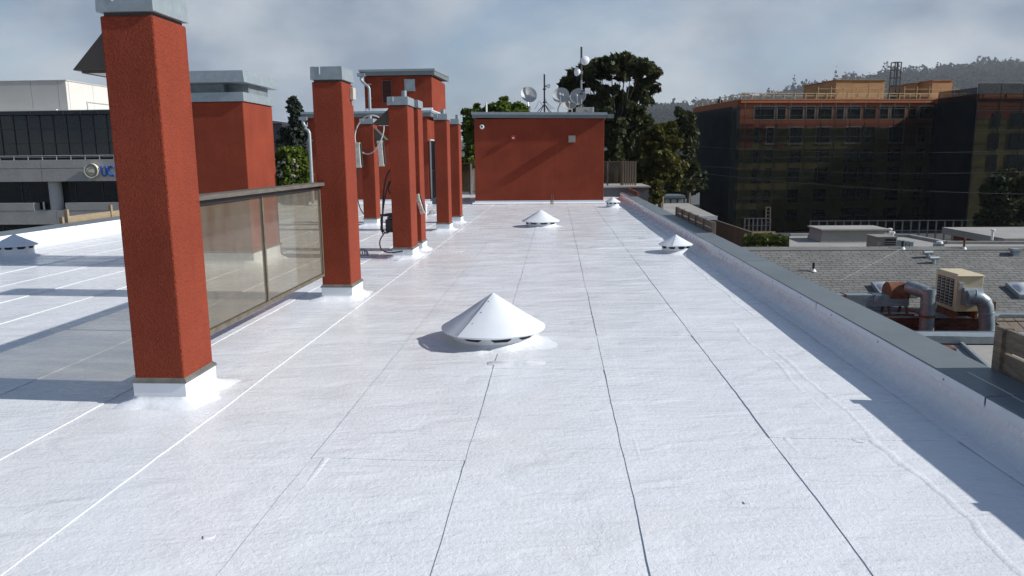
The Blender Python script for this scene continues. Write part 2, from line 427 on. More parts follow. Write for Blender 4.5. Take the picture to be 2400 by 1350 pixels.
M['whitepaint'] = mat('white_paint', (.74, .74, .72), .6, var=.06)
M['fence_brown'] = mat('brown_fence', (.165, .085, .05), .9, var=.28, vscale=2, stretch=(3, 3, .4), island=.2)
M['bark'] = mat('bark', (.16, .125, .09), .9, var=.35, vscale=4, bump=.02, bscale=14)
M['bark_pale'] = mat('pale_bark', (.11, .095, .075), .85, var=.3, vscale=3, bump=.01, bscale=14)
M['euc'] = leaf_mat('eucalyptus_leaf', (.022, .034, .014), (.098, .102, .040), .22)
M['euc2'] = leaf_mat('olive_leaf', (.030, .040, .009), (.15, .138, .028), .3)
M['dark_leaf'] = leaf_mat('dark_leaf', (.015, .026, .011), (.060, .074, .028), .2)
M['conifer'] = leaf_mat('conifer_needle', (.014, .024, .018), (.050, .062, .040), .12)
M['bright_leaf'] = leaf_mat('bright_leaf', (.045, .085, .012), (.17, .22, .035), .35, 2)
M['flower'] = leaf_mat('white_blossom', (.62, .60, .46), (.75, .73, .62), .3)
M['hedge'] = leaf_mat('hedge_leaf', (.035, .06, .012), (.13, .15, .03), .3)
M['hillwood'] = leaf_mat('hill_wood', (.016, .026, .016), (.026, .037, .024), .05, .02, 0)
M['ground'] = mat('asphalt', (.055, .055, .055), .95, var=.25, vscale=.05, grain=.1, gscale=2)
M['hill'] = mat('hill_soil', (.045, .055, .028), .95, var=.3, vscale=.02)
M['tile_roof'] = mat('grey_roof', (.10, .11, .115), .9, var=.15)

# ------------------------------------------------------------------ the setting
GZ = -8.6
g = bx(-2500, 3000, -400, 4500, GZ - .5, GZ).build('ground', M['ground'])
tag(g, 'dark asphalt ground between the buildings far below the roof', 'ground', kind='structure')

# our own building below the roof, and the roof deck with its membrane sheets
RX0, RX1, RY0, RY1 = -10.9, 2.68, -4.0, 36.0
bw = bx(RX0 - .42, RX1 + .22, RY0, RY1, GZ, -.06).build('building_body', M['stucco'])
tag(bw, 'red stucco body of the building under the white roof', 'building', kind='structure')
deck = bx(RX0 - .1, RX1, RY0 + .05, RY1 - .05, -.055, -.012).build('roof_deck', M['white'])
tag(deck, 'flat roof deck under the white coated membrane', 'roof', kind='structure')

def ripple(x, y):
    v = Vector((x * .8, y * .55, 3.1))
    return .0055 * noise.noise(v) + .0020 * noise.noise(Vector((x * 3.0, y * 2.2, 9.7)))

def sheet(x0, x1, y0, y1, over_l, over_r, seed):
    """one roll of membrane; over_l / over_r: that edge lies on top of its neighbour"""
    r = random.Random(seed)
    ph = r.random() * 100; pl, pr_ = x0 * 37.7, x1 * 37.7
    ny = max(8, int((y1 - y0) / .10)); T = .0036
    us = [0, .012, .03, .07, .105, .125, .2, .33, .5, .67, .8, .875, .895, .93, .97, .988, 1]
    mb = MB(); rows = []
    for j in range(ny + 1):
        y = y0 + (y1 - y0) * j / ny
        tv = 1 - j / ny
        wl_ = .009 * noise.noise(Vector((pl, y * 1.0, 0))) + .0045 * noise.noise(Vector((pl, y * 7, 4)))
        wr_ = .009 * noise.noise(Vector((pr_, y * 1.0, 0))) + .0045 * noise.noise(Vector((pr_, y * 7, 4)))
        xa = x0 + (wl_ if over_l else -.07); xb = x1 + (wr_ if over_r else .07)
        row = []
        for u in us:
            x = xa + (xb - xa) * u
            yy = y + (.02 * noise.noise(Vector((x * 2.5, ph, 1))) if j == 0 else 0)
            z = ripple(x, y)
            dl, dr = x - x0, x1 - x
            tl_ = T * (.72 + .45 * noise.noise(Vector((x0 * 5, y * .55, 21)))); tr_ = T * (.72 + .45 * noise.noise(Vector((x1 * 5, y * .55, 21))))
            if over_l: z += tl_ * max(0, 1 - dl / .75)
            else: z -= .001 * max(0, 1 - max(0, dl) / .05)
            if over_r: z += tr_ * max(0, 1 - dr / .75)
            else: z -= .001 * max(0, 1 - max(0, dr) / .05)
            # the buried edge of the neighbour telegraphs through as a second faint ridge
            br = .0016 * max(0, noise.noise(Vector((x0 * 3, y * .9, 7))) + .35)
            if over_l: z += br * (1 if dl < .108 else 0)
            if over_r: z += br * (1 if dr < .108 else 0)
            z += .0012 * max(0, tv - .8) / .2 - .003 * max(0, (1 - tv) - .95) / .05
            row.append((x, yy, z))
        first, last = row[0], row[-1]
        row = [(first[0] + (.002 if over_l else 0), first[1], first[2] - .008)] + row + [(last[0] - (.002 if over_r else 0), last[1], last[2] - .008)]
        rows.append(row)
    rows.insert(0, [(x, y - .001, z - .006) for x, y, z in rows[0]])
    n = len(rows[0]); vv = [p for rw in rows for p in rw]
    ff = [(j*n+i, j*n+i+1, (j+1)*n+i+1, (j+1)*n+i) for j in range(len(rows)-1) for i in range(n-1)]
    mb.add(vv, ff)
    return mb
seams = [2.46, 1.298, .386, -.519, -1.416]
while seams[-1] > RX0 + .6: seams.append(seams[-1] - .905)
seams[-1] = RX0 + .05
seams = seams[::-1]
cuts = {.386: 7.15, -.519: 5.95, -1.416: 4.05, 1.298: 4.45}
for i in range(len(seams) - 1):
    x0, x1 = seams[i], seams[i+1]
    ol = x0 > -1.6                              # right of the pillars the right sheet laps over the left one
    orr = x1 < -1.6
    if i == 0: ol = False
    r = random.Random(i * 7 + 1)
    c0 = cuts.get(x0, r.uniform(-1, 6))
    ys = [RY0 + .1] + [c0 + k * 9.1 for k in range(-1, 5) if RY0 + 1.2 < c0 + k * 9.1 < RY1 - 1.5] + [RY1 - .1]
    for k in range(len(ys) - 1):
        s_ = sheet(x0, x1, ys[k], ys[k+1] + (.08 if k < len(ys) - 2 else 0), ol, orr, i * 13 + k)
        s_.build('membrane_sheet', M['membrane'], deck, smooth=True)

# repair patches: thin coated pieces laid over the sheets
def patch(x, y, w, l, a, seed):
    n = 28; ring = []
    for k in range(n):
        t = 2*PI*k/n; c_, s_ = math.cos(t), math.sin(t)
        u = w/2 * math.copysign(abs(c_) ** .35, c_); v = l/2 * math.copysign(abs(s_) ** .35, s_)
        e = 1 + .10 * noise.noise(Vector((seed, c_ * 2, s_ * 2)))
        u, v = u * e, v * e
        ring.append((x + u*math.cos(a) - v*math.sin(a), y + u*math.sin(a) + v*math.cos(a)))
    vv = [(px, py, ripple(px, py) + .001) for px, py in ring] + [(x + (px-x)*.96, y + (py-y)*.96, ripple(px, py) + .0065) for px, py in ring] + [(x, y, ripple(x, y) + .0068)]
    MB().add(vv, [(k, (k+1) % n, n+(k+1) % n, n+k) for k in range(n)] + [(n+k, n+(k+1) % n, 2*n) for k in range(n)]).build('coating_patch', M['membrane'], deck, smooth=True)
for k, (px, py, w, l, a) in enumerate([(1470, 580, 1.5, .32, .05), (1470, 562, 1.3, .2, .02), (1525, 560, .5, .5, 0), (490, 1258, .05, .035, .4), (1750, 1180, .03, .03, 0), (1210, 850, .5, .12, .1), (1010, 590, 1.2, .12, .05)]):
    q = atz(px, py, 0); patch(q.x, q.y, w, l, a, k * 3.7)

# wrinkles: long soft ridges where buried edges and folds show through the coating
def wrinkle(x, y0, y1, amp, w, h, seed, drift=0.0):
    n = int((y1 - y0) / .05); rows = []
    for j in range(n + 1):
        y = y0 + (y1 - y0) * j / n; e = min(1, min(j, n - j) / 5)
        xx = x + drift * (y - y0) + amp * noise.noise(Vector((seed, y * 1.5, 0))) + amp * .45 * noise.noise(Vector((seed, y * 6, 3)))
        hh = h * e * (.65 + .6 * noise.noise(Vector((seed, y * 2.2, 9)))); ww = w * (.8 + .4 * noise.noise(Vector((seed, y * 3, 5))))
        zb = ripple(xx, y) + .0012
        rows.append([(xx - ww, y, zb - .006), (xx - ww * .45, y, zb + hh * .45), (xx, y, zb + hh), (xx + ww * .45, y, zb + hh * .45), (xx + ww, y, zb - .006)])
    vv = [p for r in rows for p in r]
    MB().add(vv, [(j*5+i, j*5+i+1, (j+1)*5+i+1, (j+1)*5+i) for j in range(n) for i in range(4)]).build('membrane_wrinkle', M['membrane'], deck, smooth='all')
for k, a in enumerate([(1.93, 2.6, 6.6, .05, .055, .0026), (1.80, 4.4, 7.8, .05, .045, .0016), (2.12, 8, 13, .03, .045, .0020), (.47, 2.0, 5.0, .010, .05, .0016), (1.39, 2.2, 7.5, .010, .05, .0016), (-1.33, 2.4, 6, .010, .045, .0022)]):
    wrinkle(*a, k * 5.3)

# ------------------------------------------------------------------ parapets
def parapet(side, label, xi, xo, xc, zt, y0, y1, joints):
    """side +1: right hand parapet (inner face looks left). xi inner coping edge, xo outer, xc foot of the cove"""
    root = thing('parapet_wall', label, 'parapet', ((xi + xo) / 2, y0, 0))
    a, b = min(xi, xo) , max(xi, xo)
    bx(a + .03, b - .03, y0, y1, -.6, zt - .012).build('core', M['white'], root)
    # cove: a coated fillet that bows up the wall, hand laid so its edges wander
    mb = MB(); ny = int((y1 - y0) / .14); prof_n = 12; rows = []
    for j in range(ny + 1):
        y = y0 + (y1 - y0) * j / ny
        w = .022 * noise.noise(Vector((xi, y * .9, 5))) + .012 * noise.noise(Vector((xi, y * 3.1, 2)))
        w2 = .010 * noise.noise(Vector((xi, y * 1.1, 15)))
        row = [(xc - side * .035 + w, y, .002 + ripple(xc, y))]
        for k in range(prof_n + 1):
            t = k / prof_n
            x = xc + w + (xi + side * .012 - xc - w) * (1 - (1 - t) ** 1.9) * 1.0
            z = .011 + (zt - .055 + w2) * (t ** 1.75)
            x += .002 * noise.noise(Vector((t * 4, y * .9, 1)))
            row.append((x, y, z + .0012 * noise.noise(Vector((t * 5, y * 1.2, 8)))))
        rows.append(row)
    n = len(rows[0])
    mb.add([p for r in rows for p in r], [(j*n+i, j*n+i+1, (j+1)*n+i+1, (j+1)*n+i) for j in range(ny) for i in range(n-1)])
    mb.build('cove', M['membrane'], root, smooth='all')
    # coping in lengths: top sheet, inner drip leg, painted white drip edge
    yy = [y0] + [j for j in joints if y0 < j < y1] + [y1]
    for k in range(len(yy) - 1):
        e = .0025 * (k % 2)
        c = MB()
        z0 = zt + e
        pr = [(xi, z0 - .03), (xi, z0 + .004), (xi + side * .006, z0 + .009), (xo, z0 + .022), (xo, z0 - .06), (xo - side * .004, z0 - .06), (xo - side * .004, z0 + .014), (xi + side * .004, z0 + .002), (xi + side * .004, z0 - .03)]
        c.prism(pr, 'y', yy[k] + .003, yy[k+1] + (.02 if k < len(yy) - 2 else 0))
        cp = c.build('coping', M['coping'], root)
        d = MB(); d.prism([(xi - side * .003, z0 - .062), (xi - side * .003, z0 + .001), (xi - side * .0005, z0 + .001), (xi - side * .0005, z0 - .062)], 'y', yy[k] + .012, yy[k+1] - .006)
        d.build('drip_edge', M['white_smooth'], cp)
        q = yy[k] + .5
        s = MB()
        while q < yy[k+1] - .2:
            s.lathe([(.0001, .006), (.006, .005), (.009, .002), (.010, 0)], (xi - side * .003, q, z0 - .034), 8, Matrix.Rotation(-side * PI / 2, 3, 'Y'))
            q += 1.05
        if s.v: s.build('screw', M['galv'], cp)
    return root
parapet(1, 'low white parapet with grey metal coping along the roof edge beside the shingled roof', 2.60, 2.945, 2.44, .235, RY0, 31.5, [-1.5, 1.5, 4.55, 7.58, 10.6, 13.6, 16.6, 19.6, 22.6, 25.6, 28.6])
parapet(-1, 'low white sunlit parapet with grey metal coping facing the university building', -10.72, -11.32, -10.36, .30, RY0, 36.0, [1, 4, 7, 10.05, 13.1, 16.2, 19.3, 22.4, 25.5, 28.6, 31.7])

# ------------------------------------------------------------------ stucco pillars
def skirt(mb, x0, x1, y0, y1, z1, spread, seed):
    """hand-applied coating that runs from a base down onto the roof"""
    per = []
    def side(a, b, n):
        for i in range(n):
            t = i / n; per.append((a[0] + (b[0]-a[0]) * t, a[1] + (b[1]-a[1]) * t))
    side((x0, y0), (x1, y0), 9); side((x1, y0), (x1, y1), 9); side((x1, y1), (x0, y1), 9); side((x0, y1), (x0, y0), 9)
    cx, cy = (x0+x1)/2, (y0+y1)/2; n = len(per); rings = []
    for lv in range(6):
        t = lv / 5; rg = []
        for i, (x, y) in enumerate(per):
            dx = 1 if x >= x1 - 1e-6 else (-1 if x <= x0 + 1e-6 else 0); dy = 1 if y >= y1 - 1e-6 else (-1 if y <= y0 + 1e-6 else 0)
            if dx and dy: dx *= .8; dy *= .8
            w = spread * (1 + .55 * noise.noise(Vector((seed, x * 5, y * 5))) + .25 * noise.noise(Vector((seed, x * 15, y * 15))))
            o_ = w * t ** 2.0
            z = z1 * (1 - t) ** 1.35 + .009 + (0.007 * noise.noise(Vector((x * 22, y * 22, t * 3 + seed))) if 0 < lv < 5 else 0) - (.016 if lv == 5 else 0)
            rg.append((x + dx * o_, y + dy * o_, z))
        rings.append(rg)
    vv = [p for r in rings for p in r]
    ff = [(l*n+i, l*n+(i+1) % n, (l+1)*n+(i+1) % n, (l+1)*n+i) for l in range(5) for i in range(n)]
    mb.add(vv, ff); return mb

PG = 'red stucco pillars with metal caps'
def pillar(label, x0, x1, y0, y1, ztop=2.64, cap=.135, vent=None, seed=1, capover=.012):
    root = thing('stucco_pillar', label, 'pillar', ((x0+x1)/2, (y0+y1)/2, 0), PG)
    bx(x0, x1, y0, y1, .17, ztop).build('shaft', M['stucco'], root, bevel=.012)
    fl = bx(x0 - .012, x1 + .012, y0 - .012, y1 + .012, .03, .168).build('base_flashing', M['white_smooth'], root, bevel=.004)
    skirt(MB(), x0 - .013, x1 + .013, y0 - .013, y1 + .013, .052, .15, seed).build('coating_skirt', M['white'], fl, smooth='all')
    t = MB()
    a, b, c, d = x0 - .021, x1 + .021, y0 - .021, y1 + .021
    t.frustum((a, b, c, d), (a + .004, b - .004, c + .004, d - .004), .160, .178); t.frustum((a + .006, b - .006, c + .006, d - .006), (x0 + .002, x1 - .002, y0 + .002, y1 - .002), .1785, .196)
    t.build('reglet_trim', M['trim'], root)
    bx(x0 + .02, x1 - .02, y0 + .02, y1 - .02, ztop, ztop + .03).build('cap_neck', M['bronze'], root)
    cp = MB().frustum((x0 - capover, x1 + capover, y0 - capover, y1 + capover), (x0 - capover + .004, x1 + capover - .004, y0 - capover + .004, y1 + capover - .004), ztop + .022, ztop + .022 + cap).build('metal_cap', M['galv'], root, bevel=.004)
    bx(x0 + (x1-x0) * .27, x0 + (x1-x0) * .27 + .010, y0 - capover - .002, y0 - capover + .003, ztop + cap * .55, ztop + .0225 + cap).build('seam', M['white_smooth'], cp)
    if vent:
        vx, vy, r, h = vent
        v = MB().lathe([(r, 0), (r, h), (r * .86, h), (r * .86, h - .04), (.001, h - .04)], (vx, vy, ztop + cap + .02), 14)
        v.build('vent_pipe', M['galv'], root, smooth=True)
    return root
pillar('nearest red stucco pillar, its grey metal cap cut by the top of the picture', -2.98, -2.62, 4.98, 5.43, cap=.16, seed=1, capover=.014)
pillar('red stucco pillar at the far end of the glass screen', -2.866, -2.506, 8.95, 9.43, ztop=2.60, cap=.15, seed=2)
pillar('red stucco pillar with black cables hanging down its shaded side', -2.825, -2.49, 12.80, 13.35, ztop=2.57, cap=.135, vent=(-2.60, 13.1, .045, .12), seed=3)
pillar('red stucco pillar standing directly behind the pillar with black cables', -2.84, -2.50, 13.82, 14.27, ztop=2.59, seed=4)
pillar('red stucco pillar with a vent pipe on its cap, second from the dish roof block', -2.852, -2.552, 17.80, 18.28, ztop=2.57, vent=(-2.68, 18.1, .06, .12), seed=5)
pillar('farthest red stucco pillar of the row, nearest the block with satellite dishes', -2.855, -2.555, 19.95, 20.42, ztop=2.56, vent=(-2.62, 20.25, .055, .12), seed=6)
pillar('red stucco pillar set back with a cable hoop hanging from its cap', -5.02, -4.68, 19.40, 19.86, ztop=2.57, vent=(-4.80, 19.6, .05, .10), seed=7)

# triangular lamp hoods on pillars
def hood(label, xw, side, y0, y1, z0, z1, reach):
    root = thing('wall_lamp', label, 'lamp', (xw, (y0+y1)/2, z0), 'triangular lamp hoods on the pillars')
    xo = xw + side * reach
    MB().prism([(xw + side * .002, z1), (xo, z0), (xo, z0 - .006), (xw + side * .002, z0 - .006)], 'y', y0, y1).build('hood', M['bronze'], root, bevel=.003)
    m = min(xw + side * .02, xo - side * .06); n = max(xw + side * .02, xo - side * .06)
    bx(m, n, y0 + .03, y1 - .03, z0 - .020, z0 - .0065).build('lens', M['lens'], root)
    f = MB(); f.box(m - .012, m - .001, y0 + .018, y1 - .018, z0 - .024, z0 - .0065); f.box(n + .001, n + .012, y0 + .018, y1 - .018, z0 - .024, z0 - .0065)
    f.box(m, n, y0 + .018, y0 + .029, z0 - .024, z0 - .0065); f.box(m, n, y1 - .029, y1 - .018, z0 - .024, z0 - .0065)
    f.build('lens_frame', M['bronze'], root)
    return root
hood('large dark triangular lamp hood on the nearest pillar, pale lens underneath', -2.98, -1, 5.03, 5.40, 2.312, 2.565, .248)
hood('dark triangular lamp hood on the pillar with the black cables', -2.825, -1, 12.9, 13.25, 2.29, 2.545, .30)
hood('dark triangular lamp hood on the pillar with the cable hoop', -4.68, 1, 19.45, 19.8, 2.20, 2.50, .30)
b = thing('junction_box', 'small tan junction box on the sunlit side of the second pillar', 'box', (-2.50, 9.32, 2.42))
bx(-2.505, -2.462, 9.27, 9.39, 2.42, 2.56).build('cover', M['lamp_box'], b, bevel=.004)
bx(-2.503, -2.488, 9.315, 9.335, 2.35, 2.419).build('conduit_stub', M['grey_cable'], b)

# chimney box with hooded cap
c = thing('chimney', 'wide red stucco chimney box with a flared galvanised hood', 'chimney', (-5.7, 12.4, 0))
cx0, cx1, cy0, cy1 = -6.50, -4.885, 11.80, 13.02
bx(cx0, cx1, cy0, cy1, .24, 2.61).build('shaft', M['stucco'], c, bevel=.012)
fl = bx(cx0 - .012, cx1 + .012, cy0 - .012, cy1 + .012, .03, .235).build('base_flashing', M['white_smooth'], c, bevel=.004)
skirt(MB(), cx0 - .013, cx1 + .013, cy0 - .013, cy1 + .013, .10, .16, 9).build('coating_skirt', M['white'], fl, smooth='all')
bx(cx0 - .022, cx1 + .022, cy0 - .022, cy1 + .022, .232, .262).build('reglet_trim', M['trim'], c)
MB().frustum((cx0 - .03, cx1 + .03, cy0 - .03, cy1 + .03), (cx0 - .024, cx1 + .024, cy0 - .024, cy1 + .024), 2.612, 2.752).build('metal_band', M['galv'], c, bevel=.004)
dct = bx(cx0 + .1, cx1 - .36, cy0 + .16, cy1 - .2, 2.75, 2.92).build('flue_duct', M['galv_duct'], c)
bx(cx1 - .355, cx1 - .02, cy0 + .3, cy1 - .1, 2.75, 2.918).build('baffle', M['galv_duct'], c)
hd = MB().frustum((cx0 - .15, cx1 + .085, cy0 - .10, cy1 + .14), (cx0 - .06, cx1 + .055, cy0 - .06, cy1 - .02), 2.895, 3.075).build('hood', M['galv'], c, bevel=.004)
bx(cx0 + .72, cx0 + .735, cy0 - .112, cy0 - .05, 2.90, 3.10).build('seam', M['white_smooth'], hd)

# ------------------------------------------------------------------ glass screen between the first two pillars
g = thing('glass_screen', 'dirty smoked glass screen with a wooden top rail between two red pillars', 'screen', (-2.85, 7.2, 0))
gx_, gy0, gy1 = -2.845, 5.435, 9.02
rl = MB(); rl.prism([(gx_ - .07, 1.395), (gx_ + .075, 1.395), (gx_ + .07, 1.432), (gx_ - .065, 1.436)], 'y', gy0 + .001, 8.948)
rl.build('top_rail', M['rail_wood'], g, bevel=.004)
bx(gx_ - .022, gx_ + .022, gy0 + .001, 8.946, 1.352, 1.3945).build('rail_channel', M['black'], g)
for (a, b_) in ((gy0 + .03, 7.125), (7.160, 8.915)):
    bx(gx_ - .004, gx_ + .004, a, b_, .345, 1.3515).build('glass_pane', M['screen_glass'], g)
for a in (gy0 + .002, 7.127, 8.917):
    bx(gx_ - .016, gx_ + .016, a, a + (.031 if a > 7 else .027), .335, 1.351).build('mullion', M['frame_metal'], g)
bx(gx_ - .018, gx_ + .018, gy0 + .002, 8.946, .300, .3345).build('bottom_rail', M['frame_metal'], g)

# ------------------------------------------------------------------ cone roof vents
def cone_vent(label, x, y, R, rim, apex, seam, z0=0.0):
    root = thing('roof_vent', label, 'vent', (x, y, 0), 'white cone capped roof vents')
    rc = R * .80
    col_ = MB().lathe([(rc * 1.003, .0), (rc, .055), (rc, rim + .02)], (x, y, 0), 40, rfun=lambda t: 1 + .012 * noise.noise(Vector((x, math.cos(t) * 2, math.sin(t) * 2))))
    col_.build('collar', M['white'], root, smooth=True)
    sg_ = MB(); vv = []; n = 44
    for lv, (q0, zq) in enumerate(((1.0, .050), (1.07, .028), (1.2, .013), (1.42, -.004))):
        for k in range(n):
            t = 2*PI*k/n; w = 1 + (q0 - 1) * (1 + .9 * noise.noise(Vector((x, math.cos(t)*2.2, math.sin(t)*2.2))) + .4 * noise.noise(Vector((x, math.cos(t)*7, math.sin(t)*7))))
            vv.append((x + rc*w*math.cos(t), y + rc*w*math.sin(t), zq + (.006 * noise.noise(Vector((t*6, lv, x))) if 0 < lv < 3 else 0)))
    sg_.add(vv, [(l*n+k, l*n+(k+1) % n, (l+1)*n+(k+1) % n, (l+1)*n+k) for l in range(3) for k in range(n)])
    sg_.build('sealant', M['white'], root, smooth='all')
    s = MB()
    ns = 9
    for k in range(ns):
        t0 = 2*PI*(k + .12 + seam) / ns; t1 = 2*PI*(k + .80 + seam) / ns
        vv = []
        for i in range(7):
            t = t0 + (t1 - t0) * i / 6; e = 0 if 0 < i < 6 else .018
            for z in (rim - .062 + e, rim + .01):
                vv.append((x + (rc + .003) * math.cos(t), y + (rc + .003) * math.sin(t), z))
        s.add(vv, [(2*i, 2*i+2, 2*i+3, 2*i+1) for i in range(6)])
    s.build('slot_screen', M['screen'], root)
    ts = math.radians(seam * 360)
    # sheet metal rolled to a cone: the lap makes a crease from tip to rim
    h = MB(); n = 64
    prof = [(R * .975, rim - .014), (R, rim - .002), (R, rim + .004), (R * .66, rim + (apex - rim) * .345), (R * .33, rim + (apex - rim) * .675), (R * .02, apex), (.0005, apex + .002)]
    vv = []
    for (r_, z_) in prof:
        for k in range(n + 1):
            t = ts + 2*PI*k/n; d = min(k, n - k) / n * 2*PI
            q = r_ * (1 + .10 * math.exp(-d / .40)) * (1.008 if k == n else 1)
            dn = .006 * R * 2 * noise.noise(Vector((math.cos(t) * 2.4 + x, math.sin(t) * 2.4, r_ * 5))) if r_ > R * .1 else 0
            vv.append((x + q*math.cos(t), y + q*math.sin(t), z_ + dn + (.003 if k == n else 0)))
    m_ = n + 1
    h.add(vv, [(i*m_+k, i*m_+k+1, (i+1)*m_+k+1, (i+1)*m_+k) for i in range(len(prof)-1) for k in range(n)])
    h.lathe([(R * .96, rim - .013), (.001, apex - .02)], (x, y, 0), 48)
    cc0 = h.build('cone_cap', M['white_smooth'], root, smooth=True)
    for q in (.2, .45, .7, .92):
        t = ts + .07 / max(q, .3); zc_ = apex + (rim - apex) * q
        MB().lathe([(.0001, .007), (.006, .006), (.009, .001)], (x + R*q*1.06*math.cos(t), y + R*q*1.06*math.sin(t), zc_), 8).build('rivet', M['galv'], cc0)
    return root
cone_vent('largest white cone vent in the middle of the roof', -.595, 6.92, .485, .135, .455, .66)
cone_vent('white cone vent in line with the dishes, halfway to the far block', -.396, 18.9, .47, .14, .415, .60)
cone_vent('small white cone vent standing against the parapet cove beside the wooden guard', 2.128, 13.6, .302, .146, .318, .7)
cone_vent('smallest white cone vent at the corner of the far block', 1.915, 26.1, .265, .18, .35, .7)
cone_vent('white cone vent in shade by the left parapet', -9.95, 13.25, .36, .215, .41, .62)

# domed drains
def drain(label, x, y, r):
    root = thing('roof_drain', label, 'drain', (x, y, 0), 'domed roof drains')
    MB().lathe([(r * 1.5, .003), (r * 1.4, .014), (r * 1.05, .018), (r * 1.05, .004)], (x, y, 0), 20).build('flange', M['white'], root, smooth=True)
    m = MB()
    for k in range(14):
        t = 2*PI*k/14
        m.tube([(x + r*math.cos(a)*math.cos(t), y + r*math.cos(a)*math.sin(t), .018 + r*1.15*math.sin(a)) for a in [i*PI/2/5*.93 for i in range(6)]], r * .085, 5)
    m.lathe([(r * .42, .018 + r * 1.06), (r * .25, .018 + r * 1.14), (.001, .018 + r * 1.17)], (x, y, 0), 14)
    m.build('strainer', M['dish'], root, smooth=True)
drain('domed roof drain with bars beside the second pillar', -3.45, 13.12, .105)
drain('small domed drain in front of the stair penthouse door', -3.83, 23.05, .105)

# ------------------------------------------------------------------ penthouse with tower
pt = thing('stair_penthouse', 'red stucco penthouse with a taller louvred tower and metal eaves', 'penthouse', (-7, 30, 0))
PX0, PX1, PY0, PY1 = -9.30, -4.79, 28.3, 34.6
bx(PX0, PX1, PY0, PY1, .20, 3.24).build('wall', M['stucco'], pt, bevel=.01)
fl = bx(PX0 - .015, PX1 + .015, PY0 - .015, PY1 + .015, .004, .198).build('base_flashing', M['white_smooth'], pt)
MB().prism([(PY0 - .15, .014), (PY0 - .015, .014), (PY0 - .015, .13)], 'x', PX0 - .1, PX1 + .1).build('cant_strip', M['white'], fl)
ev = bx(PX0 - .16, PX1 + .17, PY0 - .16, PY1 + .12, 3.242, 3.37).build('eave', M['coping'], pt, bevel=.004)
MB().frustum((PX0 - .19, PX1 + .20, PY0 - .19, PY1 + .15), (PX0 - .18, PX1 + .19, PY0 - .18, PY1 + .14), 3.372, 3.455).build('fascia', M['galv'], ev)
MB().frustum((PX0 - .12, PX1 + .13, PY0 - .12, PY1 + .1), (PX0 + .3, PX1 - .1, 30.4, PY1 - .1), 3.456, 3.60).build('roof_membrane', M['white_smooth'], pt)
TX0, TX1, TY0, TY1 = -7.64, -4.94, 30.5, 34.2
tw = bx(TX0, TX1, TY0, TY1, 3.5, 4.94).build('tower_wall', M['stucco'], pt, bevel=.01)
MB().box(TX0 + .02, TX1 + .012, TY0 - .012, TY0 + .1, 3.58, 3.70).build('tower_flashing', M['white_smooth'], pt)
te = MB()
te.prism([(TY0 - .17, 4.955), (TY1 + .2, 4.955 + .12), (TY1 + .2, 5.13 + .12), (TY0 - .17, 5.10)], 'x', TX0 - .13, TX1 + .14)
te.build('tower_eave', M['coping'], pt)
te2 = MB(); te2.prism([(TY0 - .20, 5.102), (TY1 + .22, 5.102 + .152), (TY1 + .22, 5.185 + .152), (TY0 - .20, 5.185)], 'x', TX0 - .155, TX1 + .165)
te2.build('tower_fascia', M['galv'], pt)
lv0 = at(897, 190, TY0); lv1 = at(918, 241, TY0)
lvx0, lvx1 = lv0.x, lv1.x
bk = bx(lvx0, lvx1, TY0 - .006, TY0 + .01, lv1.z, lv0.z).build('louver', M['screen'], pt)
nsl = 15
for k in range(nsl):
    z = lv1.z + (lv0.z - lv1.z) * (k + .3) / nsl
    MB().add([(lvx0 + .02, TY0 - .045, z - .01), (lvx1 - .02, TY0 - .045, z - .01), (lvx1 - .02, TY0 - .0065, z + .03), (lvx0 + .02, TY0 - .0065, z + .03)], [(0, 1, 2, 3)]).build('slat', M['louver'], bk)
f = MB(); f.box(lvx0 - .03, lvx0, TY0 - .05, TY0 - .007, lv1.z - .03, lv0.z + .03); f.box(lvx1, lvx1 + .03, TY0 - .05, TY0 - .007, lv1.z - .03, lv0.z + .03); f.box(lvx0 + .001, lvx1 - .001, TY0 - .05, TY0 - .007, lv0.z, lv0.z + .03); f.box(lvx0 + .001, lvx1 - .001, TY0 - .05, TY0 - .007, lv1.z - .03, lv1.z)
f.build('louver_frame', M['louver'], bk)
w0 = at(950, 188, TY0); w1 = at(971, 211, TY0)
wn_ = MB(); wn_.box(w0.x - .04, w0.x, TY0 - .03, TY0 - .002, w1.z - .04, w0.z + .04); wn_.box(w1.x, w1.x + .04, TY0 - .03, TY0 - .002, w1.z - .04, w0.z + .04)
wn_.box(w0.x + .001, w1.x - .001, TY0 - .03, TY0 - .002, w0.z, w0.z + .04); wn_.box(w0.x + .001, w1.x - .001, TY0 - .03, TY0 - .002, w1.z - .04, w1.z)
wo = wn_.build('window', M['galv'], pt)
bx(w0.x, w1.x, TY0 - .018, TY0 - .008, w1.z, w0.z).build('pane', M['window_pale'], wo)
